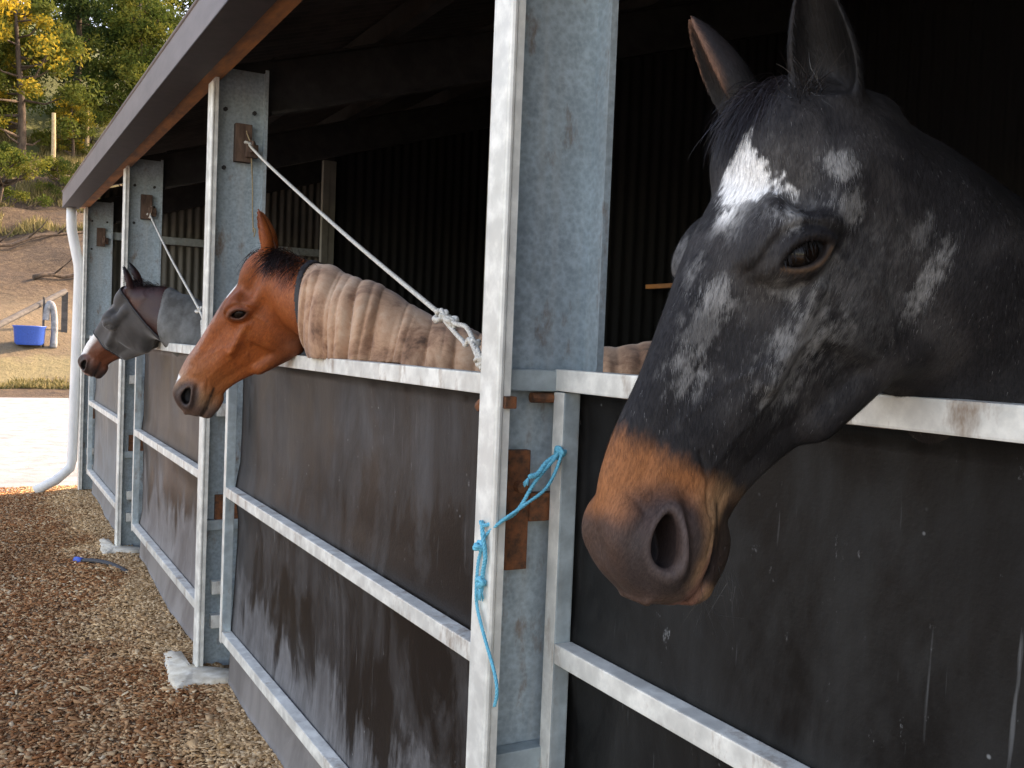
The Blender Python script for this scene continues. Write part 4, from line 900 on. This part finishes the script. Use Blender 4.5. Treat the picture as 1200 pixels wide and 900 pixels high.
mask&=~((almB<.006)&(np.abs(Hb[:,1])>.07)); nrB=np.sqrt(((Hb[:,0]-.912)/.055)**2+((Hb[:,2]+.118)/.036)**2); mask&=~((nrB<1.0))
HM=hair_mat('coat_hair',.55,.22)
p,d,L,c,nn,hh=fur(horse0,BB,Wb,Hb,Q,NB,ccol,Rb,300000,.0085,.0006,mask)
c=black_coat(hh,p,nn,RNG.random(len(p)))*RNG.uniform(.6,1.45,(len(p),1)); wh=RNG.random(len(p))<.035*sst(fbm(hh,7,55,3),.42,.62); k_=wh&(hh[:,0]<.74)&(hh[:,0]>0); c[k_]=np.array([.16,.155,.15]); L[k_]*=.6
L=L*np.where(hh[:,0]>.80,.5,1.0)*np.where(hh[:,0]<.02,1.3,1)
strands('coat_hair',horse0,BB,p,d,L,np.full(len(p),.00055),HM,c,seg=1,face=nn)
# forelock and a little mane
def lock(n,roots_l,dirv,lo,hi,R,T,S,sc,base,parent,col,name,grav,curl,jit=.25,w=.0011,zoff=.0):
    P=np.array(roots_l)[RNG.integers(0,len(roots_l),n)]+RNG.normal(0,.012,(n,3)); W=(P*S*np.array(sc))@np.array(R).T+np.array(T)
    D=np.array(dirv)[None]+RNG.normal(0,jit,(n,3)); c=np.tile(np.array(col),(n,1))*RNG.uniform(.5,1.7,(n,1))
    return strands(name,parent,base,W,D,RNG.uniform(lo,hi,n),np.full(n,w),hair_mat(name+'_strands',.4,.5),c,gravity=grav,curl=curl,seg=8)
lock(3600,[(.0,.03,-.02),(.02,.045,-.012),(.035,.03,-.004),(.01,.0,-.02),(.03,.01,-.004),(.05,.02,.0),(.035,-.02,-.0)],(-.55,-.02,-.25),.045,.10,BLACK_R,BLACK_T,BLACK_S,BLACK_SC,BB,horse0,(.013,.010,.012),'forelock',1.5,.05,.16,.0009)
lock(260,[(.02,.09,-.03),(.05,.085,-.03)],(-.3,-.3,.35),.02,.05,BLACK_R,BLACK_T,BLACK_S,BLACK_SC,BB,horse0,(.014,.012,.012),'ear_tuft',.3,.08,.25,.0008)
# whiskers and lashes
wl=RNG.random(90); nw=60; P=np.stack([RNG.uniform(.86,.99,nw),RNG.uniform(-.03,.06,nw),RNG.uniform(-.30,-.24,nw)],1)
W_=(P*BLACK_S*np.array(BLACK_SC))@Rb.T+np.array(BLACK_T); D_=np.array([0,-.1,-1])+RNG.normal(0,.5,(nw,3)); strands('whiskers',horse0,BB,W_,D_,RNG.uniform(.02,.055,nw),np.full(nw,.0006),HM,np.full((nw,3),.05),seg=3)
nl=46; t=np.linspace(-.8,.9,nl); ex1=.046*t; ex2=.021*(1-t*t)+.004; s_l=.340+ex1*ca_-ex2*sa_; z_l=-.108+ex1*sa_+ex2*ca_
P=np.stack([s_l,np.full(nl,.163)-.25*np.clip(z_l+.108,0,1),z_l],1); W_=(P*BLACK_S*np.array(BLACK_SC))@Rb.T+np.array(BLACK_T); D_=(Rb[:,1]*1.0+Rb[:,0]*.9-Rb[:,2]*.1)[None]+RNG.normal(0,.12,(nl,3)); strands('eyelashes',horse0,BB,W_,D_,RNG.uniform(.016,.026,nl),np.full(nl,.0010),HM,np.full((nl,3),.012),gravity=.6,seg=4)
# ---- bay horse with the tan rug
V,Q=make_horse('bay',BAY_R,BAY_T,BAY_S,BAY_EARS,bay_body(),.0042,.011,True,((-1.6,-1.8,-2.0),(1,1.6,1.5)),BAY_SC,((-.30,-.20,-.72),(.62,.42,.17)))
def bay_coat(h,W):
    s,l,z=h.T; a=np.abs(l); n1=fbm(h,7,4,4); n2_=fbm(h*np.array([1,2.5,2.5]),24,5,3)
    c=np.tile(np.array([.26,.062,.015]),(len(h),1)); c=lerp(c,sst(n1,.42,.68)*.6,(.16,.034,.010)); c=lerp(c,sst(n2_,.55,.75)*.3,(.34,.105,.03))
    n4=fbm(h*np.array([1,1.6,1.6]),60,9,3); c=c*(.78+.44*n4)[:,None]*(.85+.3*sst(fbm(h,3.2,13,3),.35,.65))[:,None]; c=lerp(c,sst(s,.58,.85)*.55,(.33,.12,.04)); c=lerp(c,sst(-z,.30,.42)*.5*(s>.1),(.12,.04,.018))
    c=lerp(c,sst(s+(n1-.5)*.05,.84,.92)*.85,(.10,.075,.065)); c=lerp(c,sst(s,.80,.86)*sst(.30+z,.0,.1)*(1-sst(s,.90,.94))*.35,(.42,.25,.13))
    dn=np.sqrt(((s-.915)/1.3)**2+(z+.118)**2); c=lerp(c,(1-sst(dn,.05,.08))*.85*(s>.8),(.045,.03,.028))
    st=(1-sst(np.abs(l-.014)+(n2_-.5)*.02,.022,.034))*sst(s,.14,.18)*sst(z,-.09,-.05)*(1-.0*s); brk=np.where((s>.33)&(s<.86),.15,1.); c=lerp(c,st*brk,(.80,.78,.74))
    wnose=(1-sst(np.abs(l+.0),.025,.042))*sst(s,.84,.88)*sst(z,-.20,-.16); c=lerp(c,wnose,(.80,.76,.72))
    ca,sa=math.cos(.62),math.sin(.62); x1=(s-.340)*ca+(z+.108)*sa; x2=-(s-.340)*sa+(z+.108)*ca
    alm=np.maximum(np.sqrt(x1**2+(x2+.0425)**2),np.sqrt(x1**2+(x2-.045)**2))-.0625
    c=lerp(c,(1-sst(alm,.006,.022))*(a>.07)*.8,(.05,.022,.015))
    c=nostril_dark(c,s,a,z); c=lerp(c,sst(z,.03,.10)*(s<.16)*(.3+.5*sst(z,.15,.24)),(.035,.016,.012))
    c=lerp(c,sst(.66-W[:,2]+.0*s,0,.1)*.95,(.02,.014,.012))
    return c
Wy=V@np.array(BAY_R).T+np.array(BAY_T); NBy=vert_normals(Wy,Q); YB=(1.25,2.2,0)
horse1,Wy,Hy=finish_horse('chestnut bay horse in a creased tan rug looking out over the middle gate',BAY_R,BAY_T,BAY_S,BAY_SC,V,Q,bay_coat,YB,rough=.5,spec=.32)
yc=bay_coat(Hy,Wy); my=(Hy[:,0]>-.2)&(Hy[:,0]<.98)
p,d,L,c,nn,hh=fur(horse1,YB,Wy,Hy,Q,NBy,yc,np.array(BAY_R),60000,.009,.0008,my); strands('coat_hair',horse1,YB,p,d,L,np.full(len(p),.0009),HM,c,seg=1,face=nn)
lock(1300,[(.02,.0,-.015),(.04,.02,-.006),(.0,-.02,-.02),(.06,.0,.0)],(-.40,.20,-.55),.04,.095,BAY_R,BAY_T,BAY_S,BAY_SC,YB,horse1,(.030,.014,.011),'forelock',.9,.05,.14,.0016)
def crest_hair(n,pts,side,lo,hi,col,parent,base,name='mane',w=.002):
    P=smooth_path(pts,12); idx=RNG.random(n)*(len(P)-1.01); i=idx.astype(int); p=P[i]+(P[i+1]-P[i])*(idx-i)[:,None]+RNG.normal(0,.010,(n,3))
    D=np.array(side)[None]+RNG.normal(0,.22,(n,3)); c=np.tile(np.array(col),(n,1))*RNG.uniform(.5,1.7,(n,1)); return strands(name,parent,base,p,D,RNG.uniform(lo,hi,n),np.full(n,w),hair_mat(name+'_strands',.4,.5),c,gravity=1.3,curl=.06,seg=7)
crest_hair(2600,[(-.045,3.225,1.815),(.0,3.165,1.79),(.055,3.10,1.745)],(-.50,-.45,.12),.05,.13,(.016,.010,.010),horse1,YB)
# rug: hood folds on the neck, body cloth behind
def fold_disp(W,P0,u,freq,amp,seed):
    t=(W[:,:2]-np.array(P0))@np.array(u); q=np.stack([t*2,W[:,2]*.8,W[:,0]*.5],1); ph=t*freq+2.2*fbm(q,1.5,seed,2)*3+W[:,2]*1.7
    r=lambda p,w:np.abs(np.sin(p*.5))**w
    tt=np.stack([t*4,t*0,W[:,2]*.9],1); ph=t*freq+30*np.clip(t-.45,0,1)**1.3+7*fbm(tt,1.2,seed,3)+W[:,2]*2.2
    part=sst(fbm(np.stack([t*5,W[:,2]*2.5,t*0],1),1.6,seed+7,2),.40,.60)
    return amp*(r(ph,.36)*.75+.45*part*r(ph*1.7+1.3,.5)+.35*fbm(q,6,seed+5,3))+.007*fbm(np.stack([t,W[:,2],W[:,0]],1),7,seed+1,3)
m,nt,b=nodes_mat('tan_canvas'); v=coords(nt); f=noise(nt,v,7,6,.7,.4); f2=noise(nt,v,300,2,.5)
c_=ramp(nt,f,[(.34,(.10,.05,.03)),(.44,(.30,.155,.092)),(.54,(.47,.27,.165)),(.70,(.58,.40,.28))]); setc(nt,b,c_); b.inputs['Roughness'].default_value=.9; b.inputs['Sheen Weight'].default_value=.2; bump(nt,b,math_(nt,'ADD',f,math_(nt,'MULTIPLY',f2,.4)),.5,.003); M['canvas']=m
ub=np.array([.62,-.78]); t_=(Wy[:,:2]-np.array([.0,3.16]))@ub; dd=fold_disp(Wy,(.0,3.16),(.88,-.47),78,.036,41)*(1-.72*sst(NBy[:,2],.25,.95)); fade=sst(t_,.075,.12)
NS=smooth_normals(NBy,Q,14)
Pd=Wy+NS*(.008+dd*fade)[:,None]; mask=(t_+.10*(Wy[:,2]-1.7)>.075)&(~((Pd[:,0]<.17)&(Pd[:,2]<1.485)))&(Wy[:,2]>.72)&(Hy[:,2]<.2)&(~((Wy[:,2]<1.05)&(t_<.5)))
rug=shell('rug',horse1,YB,Wy,Q,NS,mask,.008,M['canvas'],.006,disp=dd*fade,largest=True)
mask2=(np.abs(t_+.10*(Wy[:,2]-1.7)-.075)<.011)&(Wy[:,2]>1.45); M['strap']=simple('dark_strap',(.03,.028,.03),(.015,.015,.016),40,.7,.2)
shell('rug_strap',horse1,YB,Wy,Q,NS,mask2,.013,M['strap'],.005)
# ---- dark horse with the fly mask
V,Q=make_horse('dark',DARK_R,DARK_T,DARK_S,DARK_EARS,dark_body(),.0060,.014,True,((-1.6,-1.8,-2.0),(1,1.6,1.5)),DARK_SC)
def dark_coat(h,W):
    s,l,z=h.T; n1=fbm(h,6,6,3); c=np.tile(np.array([.036,.011,.009]),(len(h),1)); c=lerp(c,sst(n1,.5,.7)*.5,(.10,.034,.018))
    c=lerp(c,sst(s,.60,.66)*.9,(.13,.038,.018)); c=lerp(c,sst(s+(n1-.5)*.04,.82,.90)*.9,(.035,.022,.02))
    w=(1-sst(np.abs(l-.005),.035,.055))*sst(s,.60,.64)*sst(z,-.19,-.15); c=lerp(c,w,(.85,.82,.79)); c=lerp(c,sst(s,.955,.99)*sst(z,-.24,-.19)*.8,(.62,.40,.36))
    c=nostril_dark(c,s,np.abs(l),z); c=lerp(c,sst(z,.03,.10)*(s<.16),(.012,.009,.009)); return c
Wd=V@np.array(DARK_R).T+np.array(DARK_T); NBd=vert_normals(Wd,Q); DB=(1.25,5.15,0)
horse2,Wd,Hd=finish_horse('dark brown horse wearing a grey mesh fly mask and grey rug over the far gate',DARK_R,DARK_T,DARK_S,DARK_SC,V,Q,dark_coat,DB,rough=.5,spec=.4)
NSd=smooth_normals(NBd,Q,8); hd=Hd; s,l,z=hd.T
m,nt,b=nodes_mat('fly_mesh'); v=coords(nt,kind='world'); f=noise(nt,v,9,4,.6); ch=N(nt,'ShaderNodeTexChecker'); ch.inputs['Scale'].default_value=420; nt.links.new(v,ch.inputs[0])
setc(nt,b,mix(nt,math_(nt,'MULTIPLY',ch.outputs['Fac'],.35),ramp(nt,f,[(.35,(.022,.019,.017)),(.65,(.055,.047,.042))]),(.03,.03,.03))); b.inputs['Roughness'].default_value=.75; b.inputs['Sheen Weight'].default_value=.3; M['mesh']=m
edge=.045+.0*z; mask=(s>.045)&(s<.615)&(z<.035)&(z>-.52)
puff=.010*blob(hd,(.34,.15,-.11),(.09,.08,.07))*np.ones(len(s))
fm=shell('fly_mask',horse2,DB,Wd,Q,NSd,mask,.006,M['mesh'],.003,disp=puff+.004*fbm(hd,9,8,2))
for lo,hi in ((.040,.070),(.600,.625)):
    mk=(s>lo)&(s<hi)&(z<.035); shell('nose_binding' if lo>.3 else 'poll_strap',horse2,DB,Wd,Q,NSd,mk,.011,M['strap'],.006,largest=True)
crest_hair(500,[(-.12,5.91,1.825),(-.05,5.86,1.805),(.03,5.80,1.79)],(-.45,-.5,.3),.05,.10,(.02,.010,.010),horse2,DB)
M['grey_rug']=simple('grey_rug_cloth',(.17,.175,.17),(.05,.048,.043),6,.9,.4,.004)
ud=np.array([.75,-.66]); t_=(Wd[:,:2]-np.array([-.03,5.86]))@ud; dd=fold_disp(Wd,(-.03,5.86),ud,44,.016,61)*(1-.7*sst(NBd[:,2],.25,.95))*sst(t_,.11,.15)
mask=(t_>.115)&(Wd[:,2]>.72)&(hd[:,2]<.2)&(~((Wd[:,2]<1.05)&(t_<.6)))
shell('rug',horse2,DB,Wd,Q,NSd,mask,.008,M['grey_rug'],.006,disp=dd)
# ---------------------------------------------------------------- light
EXPO=2.3
w=bpy.data.worlds.new('World'); scene.world=w; w.use_nodes=True; nt=w.node_tree; bg=nt.nodes['Background']
sky=nt.nodes.new('ShaderNodeTexSky'); sky.sky_type='NISHITA'; sky.sun_disc=False
SUN_EL,SUN_AZ=R_(32),R_(78)      # compass-style: from +y towards +x
sky.sun_elevation=SUN_EL; sky.sun_rotation=SUN_AZ; sky.air_density=1.0; sky.dust_density=1.5; sky.ozone_density=1.0
nt.links.new(sky.outputs[0],bg.inputs[0]); bg.inputs[1].default_value=.15
sun=bpy.data.lights.new('sun','SUN'); sun.energy=2.2; sun.angle=R_(.5); sun.color=(1,.90,.74); so=bpy.data.objects.new('sun',sun); COL.objects.link(so)
dvec=Vector((math.sin(SUN_AZ)*math.cos(SUN_EL),math.cos(SUN_AZ)*math.cos(SUN_EL),math.sin(SUN_EL))); so.rotation_euler=dvec.to_track_quat('Z','Y').to_euler()
vs=scene.view_settings; vs.view_transform='Standard'; vs.look='None'; vs.gamma=1; vs.exposure=EXPO
vs.use_white_balance=True; vs.white_balance_temperature=8900; vs.white_balance_tint=23
scene.cycles.max_bounces=6; scene.cycles.diffuse_bounces=4; scene.cycles.glossy_bounces=3; scene.cycles.use_denoising=True
print('script seconds',round(time.time()-T_START,1))
